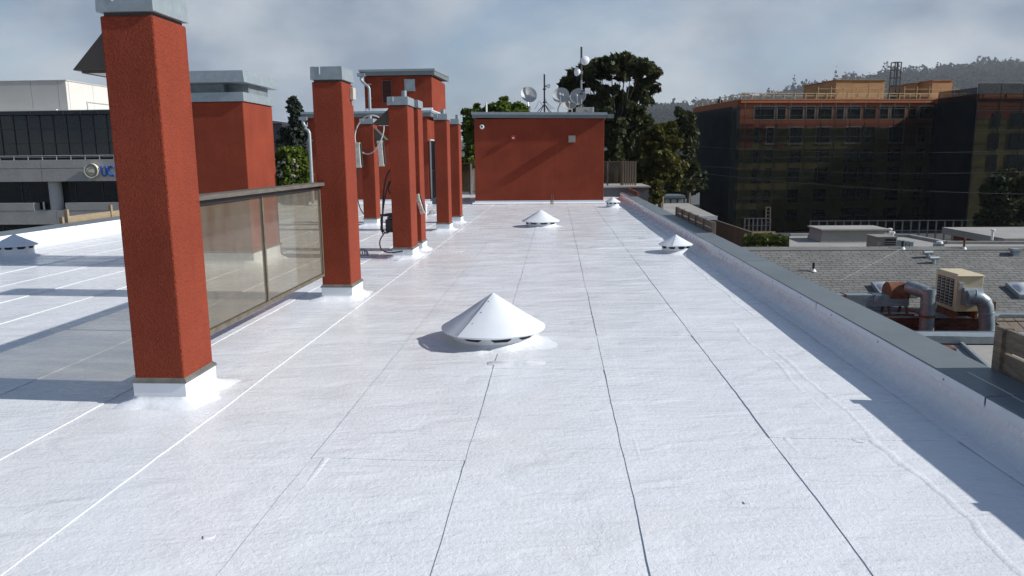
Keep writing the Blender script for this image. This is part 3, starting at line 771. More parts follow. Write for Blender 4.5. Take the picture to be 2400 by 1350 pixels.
# door in the sunlit side, half hidden behind the pillars
dr = bx(PX1 + .002, PX1 + .030, 28.78, 29.75, .22, 2.36).build('door', M['door'], pt)
fr_ = MB(); fr_.box(PX1 + .002, PX1 + .05, 28.70, 28.775, .22, 2.42); fr_.box(PX1 + .002, PX1 + .05, 29.755, 29.83, .22, 2.42); fr_.box(PX1 + .002, PX1 + .05, 28.776, 29.754, 2.365, 2.42)
fr_.build('door_frame', M['whitepaint'], dr)
MB().tube([(PX1 + .03, 28.86, 1.25), (PX1 + .09, 28.86, 1.25), (PX1 + .09, 28.98, 1.25)], .016, 6).build('handle', M['galv'], dr)
def downspout(label, top, run, zb, r, y):
    root = thing('downspout', label, 'downspout', (run.x, y, zb), 'grey metal downspouts of the penthouse')
    x, z = top.x, top.z
    bx(x - .14, x + .16, y - .06, y + .14, z - .02, z + .10).build('gutter_head', M['galv'], root)
    p = [(x, y, z - .02), (x, y, z - .12), (x + .03, y, z - .2), (x + .10, y, z - .26), (run.x - .14, y, z - .34), (run.x - .04, y, z - .40), (run.x, y, z - .50), (run.x, y, zb + .02)]
    MB().tube(p, r, 10).build('pipe', M['galv'], root, smooth=True)
    for q in (.35, .75):
        zz_ = zb + (z - zb) * q
        bx(run.x - r - .02, run.x + r + .02, y - .01, y + r + .01, zz_, zz_ + .03).build('strap', M['galv'], root)
downspout('grey downspout running from the tower eave down to the lower penthouse roof', at(846, 178, 30.28), at(867, 250, 30.28), 3.60, .055, 30.28)
downspout('grey downspout at the left corner of the penthouse beside the blossoming bush', at(710, 280, 28.1), at(731, 420, 28.1), .05, .06, 28.1)

# ------------------------------------------------------------------ far block carrying the dishes
fb = thing('roof_block', 'square red stucco rooftop block with metal coping at the end of the roof', 'rooftop block', (-.65, 30, 0))
FX0, FX1, FY0, FY1 = -3.04, 1.725, 28.2, 32.6
bx(FX0, FX1, FY0, FY1, .13, 3.12).build('wall', M['stucco'], fb, bevel=.012)
fl = bx(FX0 - .02, FX1 + .02, FY0 - .02, FY1 + .02, .004, .128).build('base_flashing', M['white_smooth'], fb, bevel=.003)
MB().prism([(FY0 - .16, .014), (FY0 - .02, .014), (FY0 - .02, .07)], 'x', FX0 - .1, FX1 + .1).build('cant_strip', M['white'], fl)
e1 = MB(); e1.prism([(FX0 - .06, 3.165), (FX1 + .075, 3.085), (FX1 + .075, 3.195), (FX0 - .06, 3.275)], 'y', FY0 - .09, FY1 + .09)
e1 = e1.build('coping', M['coping'], fb)
e2 = MB(); e2.prism([(FX0 - .085, 3.277), (FX1 + .10, 3.197), (FX1 + .10, 3.29), (FX0 - .085, 3.37)], 'y', FY0 - .115, FY1 + .115)
e2.build('coping_lip', M['galv'], e1)
bx(FX1 + .11, FX1 + .35, FY0 + .1, FY0 + .35, 3.10, 3.24).build('scupper_box', M['coping'], fb)
RZ = 3.29                                         # top of this block, roughly
def on_block(px, py, y): return at(px, py, y)
# fixtures on its front wall
p = at(1130, 297, FY0)
cm = thing('security_camera', 'round white dome camera high on the red block', 'camera', (p.x, FY0, p.z))
Mf = Matrix.Rotation(PI / 2, 3, 'X')
MB().lathe([(.001, .09), (.04, .085), (.075, .06), (.088, .03), (.09, 0)], (p.x, FY0 - .001, p.z), 20, Mf).build('housing', M['dish_white'], cm, smooth='all')
MB().lathe([(.001, .125), (.02, .12), (.038, .105), (.042, .075)], (p.x + .005, FY0 - .001, p.z), 16, Mf).build('lens_dome', M['black'], cm, smooth='all')
p = at(1203, 322, FY0)
al = thing('fire_alarm', 'small red alarm box on the red block', 'alarm', (p.x, FY0, p.z))
bx(p.x - .075, p.x + .075, FY0 - .07, FY0 - .001, p.z - .075, p.z + .075).build('body', M['red_box'], al, bevel=.006)
bx(p.x - .03, p.x + .03, FY0 - .084, FY0 - .071, p.z - .045, p.z - .005).build('strobe_lens', M['whitepaint'], al)
p = at(1340, 326, FY0)
wl2 = thing('wall_light', 'square grey wall light casting a long slanted shadow on the red block', 'light', (p.x, FY0, p.z))
bx(p.x - .125, p.x + .125, FY0 - .19, FY0 - .001, p.z - .12, p.z + .12).build('housing', M['grey_box'], wl2, bevel=.006)
bx(p.x - .10, p.x + .10, FY0 - .198, FY0 - .191, p.z - .095, p.z + .095).build('face_plate', M['grey_box'], wl2)
p = at(1293, 476, FY0 - .3)
ps = thing('pipe_stub', 'pair of short dark pipes standing at the foot of the red block', 'pipe', (p.x, FY0 - .3, 0))
MB().tube([(p.x - .02, FY0 - .3, 0), (p.x - .02, FY0 - .3, .36)], .022, 8).build('pipe', M['mast_dark'], ps, smooth=True)
MB().tube([(p.x + .045, FY0 - .28, 0), (p.x + .045, FY0 - .28, .34)], .018, 8).build('pipe', M['rust'], ps, smooth=True)

# dishes and masts on the block
def dish(label, c, r, face, back_rot, m, foot, cluster=False):
    """c centre, face = direction the bowl looks"""
    root = thing('satellite_dish', label, 'satellite dish', (c.x, c.y, RZ), 'satellite dishes on the red block')
    f = Vector(face).normalized(); q = f.to_track_quat('Z', 'Y').to_matrix()
    prof = [(.001, 0)] + [(r * t, .32 * r * t * t) for t in (.25, .5, .75, .92, 1)] + [(r * 1.03, .32 * r + .004), (r * 1.03, .32 * r - .016), (r * .75, .18 * r - .012), (.001, -.012)]
    MB().lathe(prof, c, 30, q).build('reflector', m, root, smooth=True)
    ft = c + f * (r * 1.0) + Vector((0, 0, -r * .18))
    rim = c + q @ Vector((0, -r if (q @ Vector((0, -1, 0))).z < 0 else r, .32 * r))
    a = MB().tube([rim, rim * .5 + ft * .5 + Vector((0, 0, -.06)), ft], .018, 6); a.build('feed_arm', M['dish'], root, smooth=True)
    lb = MB().tube([ft + f * .05, ft - f * .05], .035, 8)
    if cluster: lb.tube([ft + Vector((.1, 0, -.02)) + f * .04, ft + Vector((.1, 0, -.02)) - f * .05], .03, 8)
    lb.build('feed_horn', M['dish_white'], root, smooth=True)
    bk_ = c - f * .05
    MB().tube([bk_, bk_ - f * .10 + Vector((0, 0, -.1)), (foot.x, foot.y, RZ + .25), (foot.x, foot.y, RZ)], .026, 8).build('stand', M['mast'], root, smooth=True)
    mm = MB()
    for k in range(3):
        t = 2*PI*k/3 + .5
        mm.bar((foot.x, foot.y, RZ + .12), (foot.x + .24*math.cos(t), foot.y + .24*math.sin(t), RZ + .01), .025)
    mm.build('foot_brace', M['mast_dark'], root)
YB = 29.6
dish('grey satellite dish standing alone at the left end of the block roof', at(1238, 224, YB), .31, (.30, -.86, .38), 0, M['dish'], at(1240, 256, YB))
dish('grey satellite dish with half its bowl in shadow beside the short mast', at(1315, 226, YB), .31, (-.10, -.90, .38), 0, M['dish'], at(1308, 256, YB + .1), True)
dish('grey satellite dish behind the tall mast', at(1356, 227, YB + .2), .30, (-.25, -.9, .33), 0, M['dish'], at(1358, 256, YB + .3))
dish('lower beige satellite dish tucked between two grey dishes', at(1336, 244, YB + .75), .27, (-.15, -.9, .38), 0, M['plank'], at(1340, 256, YB + .9))
def mast(label, px, pyt, y, r, m):
    b0 = at(px, 256, y); t0 = at(px, pyt, y)
    root = thing('antenna_mast', label, 'mast', (b0.x, y, RZ), 'antenna masts on the red block')
    MB().tube([(b0.x, y, RZ - .02), (b0.x, y, t0.z)], r, 10).build('pole', m, root, smooth=True)
    s = MB()
    for k in range(4):
        t = 2*PI*k/4 + .6
        s.bar((b0.x, y, RZ + .42), (b0.x + .42*math.cos(t), y + .42*math.sin(t), RZ + .01), .022)
    s.build('tripod_leg', M['mast_dark'], root)
    for f in (.3, .62):
        z = RZ + (t0.z - RZ) * f
        bx(b0.x - .06, b0.x + .06, y - .06, y + .06, z, z + .05).build('clamp', M['mast_dark'], root)
    return root, b0.x, t0.z
m1, m1x, m1z = mast('short dark antenna mast between two grey dishes', 1276, 174, 29.5, .032, M['mast_dark'])
m2, m2x, m2z = mast('tall steel antenna mast carrying round white antennas', 1362, 110, 29.4, .036, M['mast'])
bar_ = MB().tube([(m2x, 29.4, m2z - 1.2), (m2x, 29.4, m2z + .001)], .039, 10); bar_.build('pole_sleeve', M['mast_dark'], m2, smooth=True)
def panel_ant(label, px, py, y, s, mx_):
    p = at(px, py, y); root = thing('panel_antenna', label, 'antenna', (p.x, y, p.z - s), 'square panel antennas on masts')
    bx(p.x - s, p.x + s, y - .03, y + .03, p.z - s, p.z + s).build('panel', M['dish_white'], root, bevel=.008)
    bx(min(mx_, p.x - s), max(mx_, p.x - s) + .002, y - .02, y + .02, p.z - .025, p.z + .025).build('bracket', M['mast_dark'], root)
panel_ant('small white square panel on the short dark mast', 1285, 202, 29.45, .075, m1x)
panel_ant('larger pale square panel on the tall mast beside a grey dish', 1377, 213, 29.35, .10, m2x)
def drum(label, px, py, y, r, face, mx_):
    p = at(px, py, y); root = thing('round_antenna', label, 'antenna', (p.x, y, p.z - r), 'round white antennas on the tall mast')
    q = Vector(face).normalized().to_track_quat('Z', 'Y').to_matrix()
    MB().lathe([(.001, .10), (r * .6, .09), (r * .93, .06), (r, .03), (r, 0), (r * .7, -.06), (r * .3, -.11), (.001, -.12)], p, 26, q).build('radome', M['dish_white'], root, smooth=True)
    bk_ = p - Vector(face).normalized() * .1
    MB().tube([bk_, (mx_, 29.4, p.z - .03)], .025, 8).build('mount_arm', M['mast'], root, smooth=True)
    bx(mx_ - .06, mx_ + .06, 29.33, 29.47, p.z - .09, p.z + .03).build('clamp', M['mast'], root)
drum('round white antenna facing the camera near the top of the tall mast', 1371, 142, 29.2, .165, (.15, -1, .05), m2x)
drum('round white antenna turned sideways on the tall mast', 1353, 168, 29.3, .165, (-.93, -.35, .05), m2x)
pl = thing('ballast_box', 'pale plank ballast frame at the foot of the tall mast', 'ballast', (m2x + .15, 29.2, RZ))
a0 = at(1350, 262, 29.2); a1 = at(1392, 251, 29.2)
bx(a0.x, a1.x - .05, 29.18, 29.24, RZ - .02, a1.z).build('plank', M['plank'], pl); bx(a1.x - .048, a1.x, 29.16, 29.8, RZ - .02, a1.z).build('plank', M['whitepaint'], pl)
bx(a0.x, a1.x - .05, 29.74, 29.80, RZ - .02, a1.z).build('plank', M['plank'], pl)
wc = MB()
for k, (a, b_, sag) in enumerate([((1277, 232), (1300, 255), .12), ((1277, 230), (1294, 256), .2), ((1262, 238), (1252, 256), .1), ((1264, 236), (1279, 256), .02)]):
    A, B = at(*a, 29.5), at(*b_, 29.5); C_ = (A + B) / 2 + Vector((0, 0, -sag))
    pts = [A * (1-t)**2 + C_ * 2*t*(1-t) + B * t*t for t in [i/8 for i in range(9)]]
    wc.tube(pts, .010, 5)
tag(wc.build('antenna_wire', M['grey_cable'], None, smooth=True), 'thin loose cables hanging from the short antenna mast', 'cable')
p = at(1140, 252, 29.4)
tag(MB().tube([(p.x, 29.4, RZ), (p.x, 29.4, p.z + .18)], .035, 8).build('vent_pipe', M['whitepaint'], None, smooth=True), 'short white pipe on the left corner of the block roof', 'pipe')

# ------------------------------------------------------------------ cables, lamps on the pillar row
def lamp_unit(label, p0, p1, y, w, m):
    a, b_ = at(*p0, y), at(*p1, y)
    root = thing('tube_lamp', label, 'lamp', (b_.x, y, b_.z), 'unmounted tube lamps on the pillars')
    d = (b_ - a)
    MB().bar(a, b_, w, w * .8, (0, 1, 0)).build('diffuser', m, root, bevel=.012)
    u = d.normalized()
    MB().bar(a - u * .02, a + u * .035, w * 1.12, w * .95, (0, 1, 0)).build('end_cap', M['lamp_box'], root, bevel=.006)
    MB().bar(b_ - u * .035, b_ + u * .02, w * 1.12, w * .95, (0, 1, 0)).build('end_cap', M['lamp_box'], root, bevel=.006)
    mm = MB(); mm.bar(a + Vector((w*.62, .03, 0)), b_ + Vector((w*.62, .03, 0)), w * .35, w * .6, (0, 1, 0)); mm.build('back_tray', M['mast_dark'], root)
    return root
lamp_unit('yellowish tube lamp hanging beside the second pillar', (837, 336), (841, 391), 19.2, .13, M['lamp_box'])
lamp_unit('foil wrapped tube lamp hanging beside the pillar with the cable hoop', (890, 332), (895, 388), 19.3, .12, M['foil'])
lamp_unit('pale tube lamp dangling askew between two pillars', (977, 458), (990, 498), 13.45, .075, M['foil'])
hp = MB(); cpt = at(866, 313, 19.25); pts = []
for i in range(41):
    t = 2*PI*i/40
    pts.append(cpt + Vector((.36*math.cos(t) + .08*math.sin(t), .05*math.sin(3*t), .48*math.sin(t) + .03*math.cos(2*t))))
hp.tube(pts, .016, 6, cap=False)
tag(hp.build('cable_hoop', M['grey_cable'], None, smooth=True), 'large loose hoop of grey cable hanging from the set back pillar', 'cable')
def wire(name, label, pix, y, r, m, smooth_n=6, group=None, dy=None):
    P = [at(px, py, y + (dy[i] if dy else 0)) for i, (px, py) in enumerate(pix)]
    out = []
    for i in range(len(P) - 1):
        p0, p1, p2, p3 = P[max(i-1, 0)], P[i], P[i+1], P[min(i+2, len(P)-1)]
        for k in range(smooth_n):
            t = k / smooth_n
            out.append(.5 * ((2*p1) + (p2-p0)*t + (2*p0-5*p1+4*p2-p3)*t*t + (3*p1-p0-3*p2+p3)*t**3))
    out.append(P[-1])
    return tag(MB().tube(out, r, 6).build(name, m, None, smooth=True), label, 'cable', group)
wire('hanging_cable', 'thin black cable dropping from the yellowish tube lamp', [(841, 392), (837, 420), (836, 450), (840, 475), (846, 492), (853, 502)], 19.2, .014, M['black'])
CG = 'black cables on the pillar'
wire('hanging_cable', 'black cable curving from high on the pillar down to its junction box', [(914, 398), (905, 415), (899, 450), (897, 490), (896, 530), (897, 548)], 12.9, .013, M['black'], group=CG)
wire('hanging_cable', 'black cable with a drooping loop at its top on the pillar side', [(914, 455), (910, 440), (915, 425), (910, 432), (905, 450), (900, 475), (896, 510), (893, 535), (897, 545)], 12.85, .014, M['black'], group=CG)
wire('hanging_cable', 'black cable looped round the junction box low on the pillar', [(918, 500), (900, 503), (893, 512), (894, 530), (900, 543), (908, 546), (918, 538)], 12.85, .012, M['black'], group=CG)
wire('hanging_cable', 'black cable arcing from the junction box down to the pillar foot', [(902, 545), (893, 558), (890, 570), (894, 584), (906, 591), (922, 592), (944, 588)], 12.72, .012, M['black'], group=CG)
wire('hanging_cable', 'thin wire trailing over the roof from the pillar foot toward the drain', [(946, 589), (940, 603), (926, 611), (900, 613), (870, 612), (842, 609)], 12.62, .006, M['grey_cable'], dy=[0, -.05, -.1, -.05, 0, .1])
jb = thing('junction_box', 'black junction box strapped low on the pillar under its cables', 'box', (-2.92, 13, .6))
a0 = at(906, 500, 13); a1 = at(921, 543, 13)
bx(-2.96, -2.828, 12.88, 13.1, a1.z, a1.z + .22).build('box_body', M['black'], jb, bevel=.006)
bx(-3.06, -2.828, 12.95, 13.0, a0.z - .05, a0.z - .01).build('bracket', M['mast_dark'], jb)
bx(-2.93, -2.828, 12.9, 13.05, a1.z + .23, a0.z - .055).build('upper_box', M['mast_dark'], jb)
p = at(997, 478, 23)
tag(MB().tube([(p.x, 23, 0), (p.x, 23, .28)], .045, 10).lathe([(.06, .26), (.06, .33), (.001, .34)], (p.x, 23, 0), 12).build('vent_pipe', M['whitepaint'], None, smooth=True), 'short white capped pipe beside the pillars near the penthouse', 'pipe')

# ------------------------------------------------------------------ wooden guards along the parapet
def guard(label, y0, y1, z0, z1, x, posts, boards=2, m=None):
    root = thing('wooden_guard', label, 'guard', (x, (y0+y1)/2, z0), 'wooden guards outside the parapet')
    m = m or M['wood_grey']
    n = posts
    for k in range(n):
        y = y0 + (y1 - y0) * k / (n - 1)
        bx(x - .035, x + .045, y - .045, y + .045, z0 - .5, z1).build('post', m, root, bevel=.004)
    h = (z1 + .012 - z0 - .02) / boards
    for b_ in range(boards):
        za_ = z0 + .02 + b_ * h
        for k in range(n - 1):
            ya, yb = y0 + (y1-y0) * k/(n-1) + .046, y0 + (y1-y0) * (k+1)/(n-1) - .046
            bx(x - .010, x + .018, ya, yb, za_, za_ + h - .02).build('board', m, root)
    return root
guard('weathered grey wooden guard at the right edge of the picture', 1.9, 5.10, .22, .555, 2.985, 3)
guard('brown wooden guard of six posts beside the small cone vent', 14.6, 19.0, .19, .46, 2.985, 6)
guard('reddish wooden guard near the far corner of the parapet', 28.2, 31.6, .14, .42, 2.985, 5, m=M['fence_brown'])
# wooden frame beyond the left parapet
lf = thing('wooden_guard', 'pale wooden frame showing above the left parapet by the university building', 'guard', (-11.45, 18.5, .2), 'wooden guards outside the parapet')
for py_ in (16.75, 16.95, 18.7):
    bx(-11.46, -11.38, py_, py_ + .07, -.2, .62 if py_ > 16.9 else .46).build('post', M['wood_tan'], lf)
bx(-11.44, -11.40, 17.03, 18.69, .30, .46).build('board', M['wood_tan'], lf); bx(-11.44, -11.40, 18.78, 20.5, .30, .46).build('board', M['wood_tan'], lf)

# end of our roof: raised terrace edge with glass rails
tr = thing('terrace_wall', 'blue grey terrace wall with pale coping behind the red block', 'wall', (2.8, 34, -2))
bx(1.9, 3.95, 33.0, 36.5, -3.5, .38).build('wall', M['bluegrey'], tr)
bx(1.82, 4.03, 32.92, 36.58, .382, .44).build('coping', M['flatroof'], tr)
def glass_rail(label, x0, x1, y, z0, z1, posts, slats=False):
    root = thing('glass_railing', label, 'railing', ((x0+x1)/2, y, z0), 'glass railings at the end of the roof')
    bx(x0, x1, y - .03, y + .03, z1 - .04, z1).build('top_rail', M['frame_metal'], root)
    bx(x0, x1, y - .02, y + .02, z0 + .08, z0 + .11).build('bottom_rail', M['frame_metal'], root)
    for q in posts:
        bx(q - .035, q + .035, y - .035, y + .035, z0, z1 - .041).build('post', M['dish'] if not slats else M['wood_grey'], root)
    qs = sorted(posts)
    for a, b_ in zip(qs[:-1], qs[1:]):
        if b_ - a > .35:
            bx(a + .04, b_ - .04, y - .006, y + .006, z0 + .111, z1 - .042).build('glass_pane', M['rail_glass'], root)
    if slats:
        q = x1 - .62
        while q < x1 - .02:
            bx(q, q + .075, y - .09, y - .05, z0 + .02, z1 - .01).build('slat', M['wood_grey'], root); q += .105
glass_rail('glass railing with wooden slats behind the right side of the red block', 1.75, 3.52, 34.0, .45, 1.51, (1.78, 2.25, 2.86, 3.48), True)
glass_rail('glass railing seen between the far pillar and the red block', -5.2, -2.9, 34.6, .1, 1.5, (-5.15, -3.9, -3.6, -2.95))

# ------------------------------------------------------------------ university building (left background)
UY = 75.0
ub = thing('office_building', 'concrete office building with dark ribbon glass and a round seal sign', 'building', (-50, UY, GZ))
UX0, UX1 = -72.0, -37.0
bx(UX0, UX1, UY + .9, UY + 30, GZ, 6.3).build('core', M['dark_fascia'], ub)
bx(UX0, UX1 + .2, UY - .6, UY + 30.2, 6.42, 6.80).build('roof_fascia', M['dark_fascia'], ub)
bx(UX0, UX1, UY - .58, UY + 30, 6.802, 6.86).build('roof_edge', M['concrete_pale'], ub)
k0 = 0
for px in (68, 145, 185, 226):
    q = at(px, 265, UY - .6); bx(q.x - .2, q.x + .2, UY - .72, UY - .601, 6.40, 6.79).build('bracket', M['black'], ub)
# glass band: panes one by one
pw = 1.398; xs = [-56.42 - 1.398 * k for k in range(11, 0, -1)] + [-56.42 + pw * k for k in range(14)]
zs = [2.30, 3.62, 5.05, 6.41]
pane_mesh = {}
for j in range(3):
    for i in range(len(xs) - 1):
        o = bx(xs[i] + .03, xs[i+1] - .03, UY + .10, UY + .12, zs[j] + .03, zs[j+1] - .03).build('window_pane', M['window_glass'], ub)
        for v in o.data.vertices: v.co.y += .012 * noise.noise(Vector((i * 3.1, j * 5.3, v.co.x * .9)))
for x in xs: bx(x - .03, x + .03, UY + .02, UY + .14, zs[0], 6.41).build('mullion', M['mullion'], ub)
for z in zs[1:3]: bx(xs[0], xs[-1], UY + .05, UY + .135, z - .028, z + .028).build('transom', M['mullion'], ub)
bx(xs[0], xs[-1], UY + .15, UY + .2, zs[0], 6.41).build('spandrel_back', M['dark_fascia'], ub)
# concrete bands in panels
def band(z0, z1, cutsx, y0, y1):
    e = [UX0] + cutsx + [UX1]
    for a, b_ in zip(e[:-1], e[1:]):
        bx(a + .02, b_ - .02, y0, y1, z0, z1).build('concrete_panel', M['concrete'], ub)
        bx(a + .02, b_ - .02, y0 - .006, y0 - .001, z0 + (z1-z0) * .60, z0 + (z1-z0) * .60 + .03).build('panel_groove', M['dark_fascia'], ub) if z1 - z0 > 2 else None
band(-.19, 1.98, [-61.6, -52.2, -43.0], UY - .6, UY + .88)
band(-4.55, -3.12, [-61.6, -51.1, -43.0], UY - .6, UY + .88)
bx(UX0, -53.40, UY - .62, UY + .3, -3.118, -2.36).build('concrete_panel', M['concrete'], ub); bx(-50.05, UX1, UY - .62, UY + .3, -3.118, -2.36).build('concrete_panel', M['concrete'], ub)
for x in [-70 + 2.9 * k for k in range(12)]:
    if abs(x + 51.5) > 1.2: bx(x - .04, x + .04, UY + .80, UY + .86, -3.1, -.2).build('mullion', M['mullion'], ub)
for i in range(11):
    x = -70 + 2.9 * i
    bx(x + .05, x + 2.85, UY + .86, UY + .88, -3.1, -.2).build('window_pane', M['window_glass'], ub)
MB().lathe([(.62, -3.118), (.62, -.195)], (-51.55, UY + .35, 0), 28).build('round_column', M['concrete_pale'], ub, smooth='all')
bx(-53.0, -52.85, UY + .2, UY + .3, -3.1, -2.3).build('post', M['whitepaint'], ub)
bx(UX0, UX1, UY, UY + .85, GZ, -4.9).build('lower_glass', M['window_glass'], ub)
for x in [-70 + 4.2 * k for k in range(8)]: bx(x - .06, x + .06, UY - .06, UY - .001, GZ, -4.56).build('mullion', M['mullion'], ub)
# terrace railing
for z in (2.28, 2.13): MB().tube([(UX0, UY - .5, z + .1), (UX1, UY - .5, z + .1)], .035 if z > 2.2 else .022, 6).build('rail', M['rail_white'], ub)
for k in range(23): bx(-71.5 + 1.5*k - .03, -71.5 + 1.5*k + .03, UY - .53, UY - .47, 1.985, 2.37).build('rail_post', M['rail_white'], ub)
# set-back upper block with joints
UB = UY + 3
sx = at(153, 190, UB).x
zt_ = at(100, 190, UB).z
e = [UX0, -65.5, -60.2, at(75, 230, UB).x, at(138, 230, UB).x, sx]
for a, b_ in zip(e[:-1], e[1:]): bx(a + .02, b_ - (.02 if b_ != sx else 0), UB, UB + .4, 6.87, zt_).build('wall_panel', M['concrete_pale'], ub)
bx(UX0, sx - .02, UB + .42, UB + 22, 6.87, zt_ - .02).build('upper_core', M['concrete'], ub)
for k in range(5): bx(sx - .018, sx + .02, UB + .42 + 4.2*k, UB + .42 + 4.2*(k+1) - .04, 6.87, zt_).build('wall_panel', M['concrete_pale'], ub)
bx(UX0, sx + .1, UB - .05, UB + 22, zt_ + .001, zt_ + .09).build('parapet_cap', M['concrete'], ub)
lp = MB(); lp.box(sx + .021, sx + .12, UB + 3.2, UB + 3.35, 6.87, 8.2); lp.box(sx + .021, sx + .12, UB + 3.351, UB + 20, 8.12, 8.2); lp.build('wall_trim', M['concrete'], ub)
q = at(133, 259, UB - 1.2); MB().lathe([(.14, 6.861), (.14, 7.0), (.09, 7.1), (.001, 7.12)], (q.x, UB - 1.2, 0), 12).build('roof_light', M['whitepaint'], ub, smooth=True)
# the seal and the letters
sg = thing('building_sign', 'round cream and gold seal sign on the concrete band', 'sign', (-47.2, UY - .8, .1))
ctr = at(214, 400, UY - .95)
Ms = Matrix.Rotation(PI / 2, 3, 'X')
MB().lathe([(.001, .06), (.62, .06), (.66, .09), (.72, .09), (.72, -.25)], ctr, 40, Ms).build('disc', M['sign_cream'], sg, smooth=True)
MB().lathe([(.46, .07), (.60, .07), (.60, .075), (.46, .075)], ctr, 40, Ms).build('gold_ring', M['sign_gold'], sg, smooth=True)
cc_ = MB()
for k in range(26):
    t = 2*PI*k/26; cc_.bar(ctr + Vector((.50*math.cos(t), -.085, .50*math.sin(t))), ctr + Vector((.56*math.cos(t), -.085, .56*math.sin(t))), .05, .01, (0, 1, 0))
cc_.build('ring_lettering', M['bronze'], sg)
bk2 = MB(); bk2.box(ctr.x - .24, ctr.x - .01, ctr.y - .09, ctr.y - .066, ctr.z - .16, ctr.z + .10); bk2.box(ctr.x + .01, ctr.x + .24, ctr.y - .09, ctr.y - .066, ctr.z - .16, ctr.z + .10)
bk2.build('open_book', M['whitepaint'], sg)
st = MB(); sp_ = []
for k in range(10):
    t = PI/2 + 2*PI*k/10; rr = .13 if k % 2 == 0 else .055
    sp_.append((ctr.x + rr*math.cos(t), ctr.z + .24 + rr*math.sin(t)))
st.prism(sp_, 'y', ctr.y - .085, ctr.y - .066); st.build('star', M['sign_gold'], sg)
bx(ctr.x - .30, ctr.x + .30, ctr.y - .085, ctr.y - .066, ctr.z - .32, ctr.z - .22).build('ribbon', M['sign_gold'], sg)
lt = thing('sign_letters', 'blue raised letters UC beside the round seal on the concrete band', 'sign', (-45.4, UY - .8, .1))
U0 = at(238, 389, UY - .8); U1 = at(252, 413, UY - .8)
for ch, px0 in (('U', 237.5), ('C', 253.5)):
    cu = bpy.data.curves.new('letter', 'FONT'); cu.body = ch; cu.size = 1.52; cu.extrude = .09; cu.space_character = 1
    cu.offset = .018
    tmp = bpy.data.objects.new('tmp_letter', cu); col.objects.link(tmp)
    dg = bpy.context.evaluated_depsgraph_get(); me = bpy.data.meshes.new_from_object(tmp.evaluated_get(dg))
    bpy.data.objects.remove(tmp)
    me.materials.clear(); me.materials.append(M['sign_blue'])
    o = bpy.data.objects.new('letter', me); col.objects.link(o); o.parent = lt
    pp_ = at(px0, 413.5, UY - .85)
    o.location = pp_ - Vector(lt.location); o.rotation_euler = (PI / 2, 0, 0); o.scale = (.62, 1, 1)
# dark glazed building behind the chimney
gb = thing('glazed_building', 'dark glazed building corner behind the conifer', 'building', (-30, 86, GZ))
g0 = at(625, 292, 86); g1 = at(660, 292, 86)
bx(g0.x - 14, g1.x, 86.05, 100, GZ, g0.z).build('core', M['dark_fascia'], gb)
n_ = 7
for i in range(n_):
    for j in range(5):
        xa, xb = g1.x - (i + 1) * 1.2, g1.x - i * 1.2
        bx(xa + .05, xb - .05, 85.98, 86.04, g0.z - (j+1) * 1.9 + .05, g0.z - j * 1.9 - .05).build('window_pane', M['window_glass'], gb)
bx(g0.x - 14, g1.x + .05, 85.95, 100, g0.z + .001, g0.z + .15).build('roof_edge', M['mullion'], gb)

# ------------------------------------------------------------------ building under construction (right background)
CA = math.radians(11.0); CO = Vector((24.5, 105.0, 0))
cu_, cv_ = Vector((math.cos(CA), math.sin(CA), 0)), Vector((-math.sin(CA), math.cos(CA), 0))
def loc(px, py, v):                              # along-front distance and height of what is seen at px,py on the plane v behind the front
    d = ray(px, py); o_ = CAM - CO - cv_ * v
    t = -o_.dot(cv_) / d.dot(cv_); P = CAM + d * t - CO
    return P.dot(cu_), P.z
cb = thing('construction_building', 'unfinished apartment block wrapped in dark scaffold netting with orange sheathing on top', 'building', (CO.x, CO.y, 0), rz=CA)
def rowconv(Xp, Y=105.0):
    c_, s_ = math.cos(CA), math.sin(CA)
    return 105 * (Xp - 24.5) / (105 * c_ - Xp * s_)
UW = loc(2232, 232, 0)[0]
R1 = [(26.41,28.98),(29.42,30.45),(31.04,32.73),(33.21,34.25),(34.73,36.48),(37.09,38.04),(38.50,40.18),(40.58,42.19),(42.73,43.78),(44.20,45.94),(46.37,47.43),(47.87,50.42)]
R2 = [(26.40,27.35),(28.12,28.98),(31.03,32.72),(34.70,36.42),(38.49,40.32),(40.51,42.27),(44.14,45.91),(47.83,48.86),(49.48,50.55)]
ROWS = [(6.50, 8.12, R1), (3.34, 5.37, R2), (.66, 2.39, R2), (-2.08, -.03, R2), (-4.75, -2.96, R2), (-7.4, -5.7, R2)]
wins = []
for z0, z1, rr in ROWS:
    for a, b_ in rr: wins.append((rowconv(a), rowconv(b_), z0, z1))
def wall_openings(u0, u1, z0, z1, wins, y, dep):
    mb = MB()
    zc = sorted(set([z0, z1] + [w[2] for w in wins if z0 < w[2] < z1] + [w[3] for w in wins if z0 < w[3] < z1]))
    for za_, zb_ in zip(zc[:-1], zc[1:]):
        mid = (za_ + zb_) / 2
        cut = sorted([(w[0], w[1]) for w in wins if w[2] < mid < w[3]])
        u = u0
        for a, b_ in cut + [(u1, u1)]:
            if a > u: mb.add([(u, y, za_), (a, y, za_), (a, y, zb_), (u, y, zb_)], [(0, 1, 2, 3)])
            u = b_
    for a, b_, c_, d_ in wins:
        if z0 <= c_ and d_ <= z1:
            mb.add([(a, y, c_), (b_, y, c_), (b_, y, d_), (a, y, d_), (a, y+dep, c_), (b_, y+dep, c_), (b_, y+dep, d_), (a, y+dep, d_)], [(0, 4, 7, 3), (1, 2, 6, 5), (0, 1, 5, 4), (3, 7, 6, 2)])
    return mb
wall_openings(0, UW, 5.86, 9.0, wins, 0, .25).build('orange_wall', M['orange'], cb)
wall_openings(0, UW, GZ, 5.86, wins, 0.004, .25).build('yellow_wall', M['yellow'], cb)
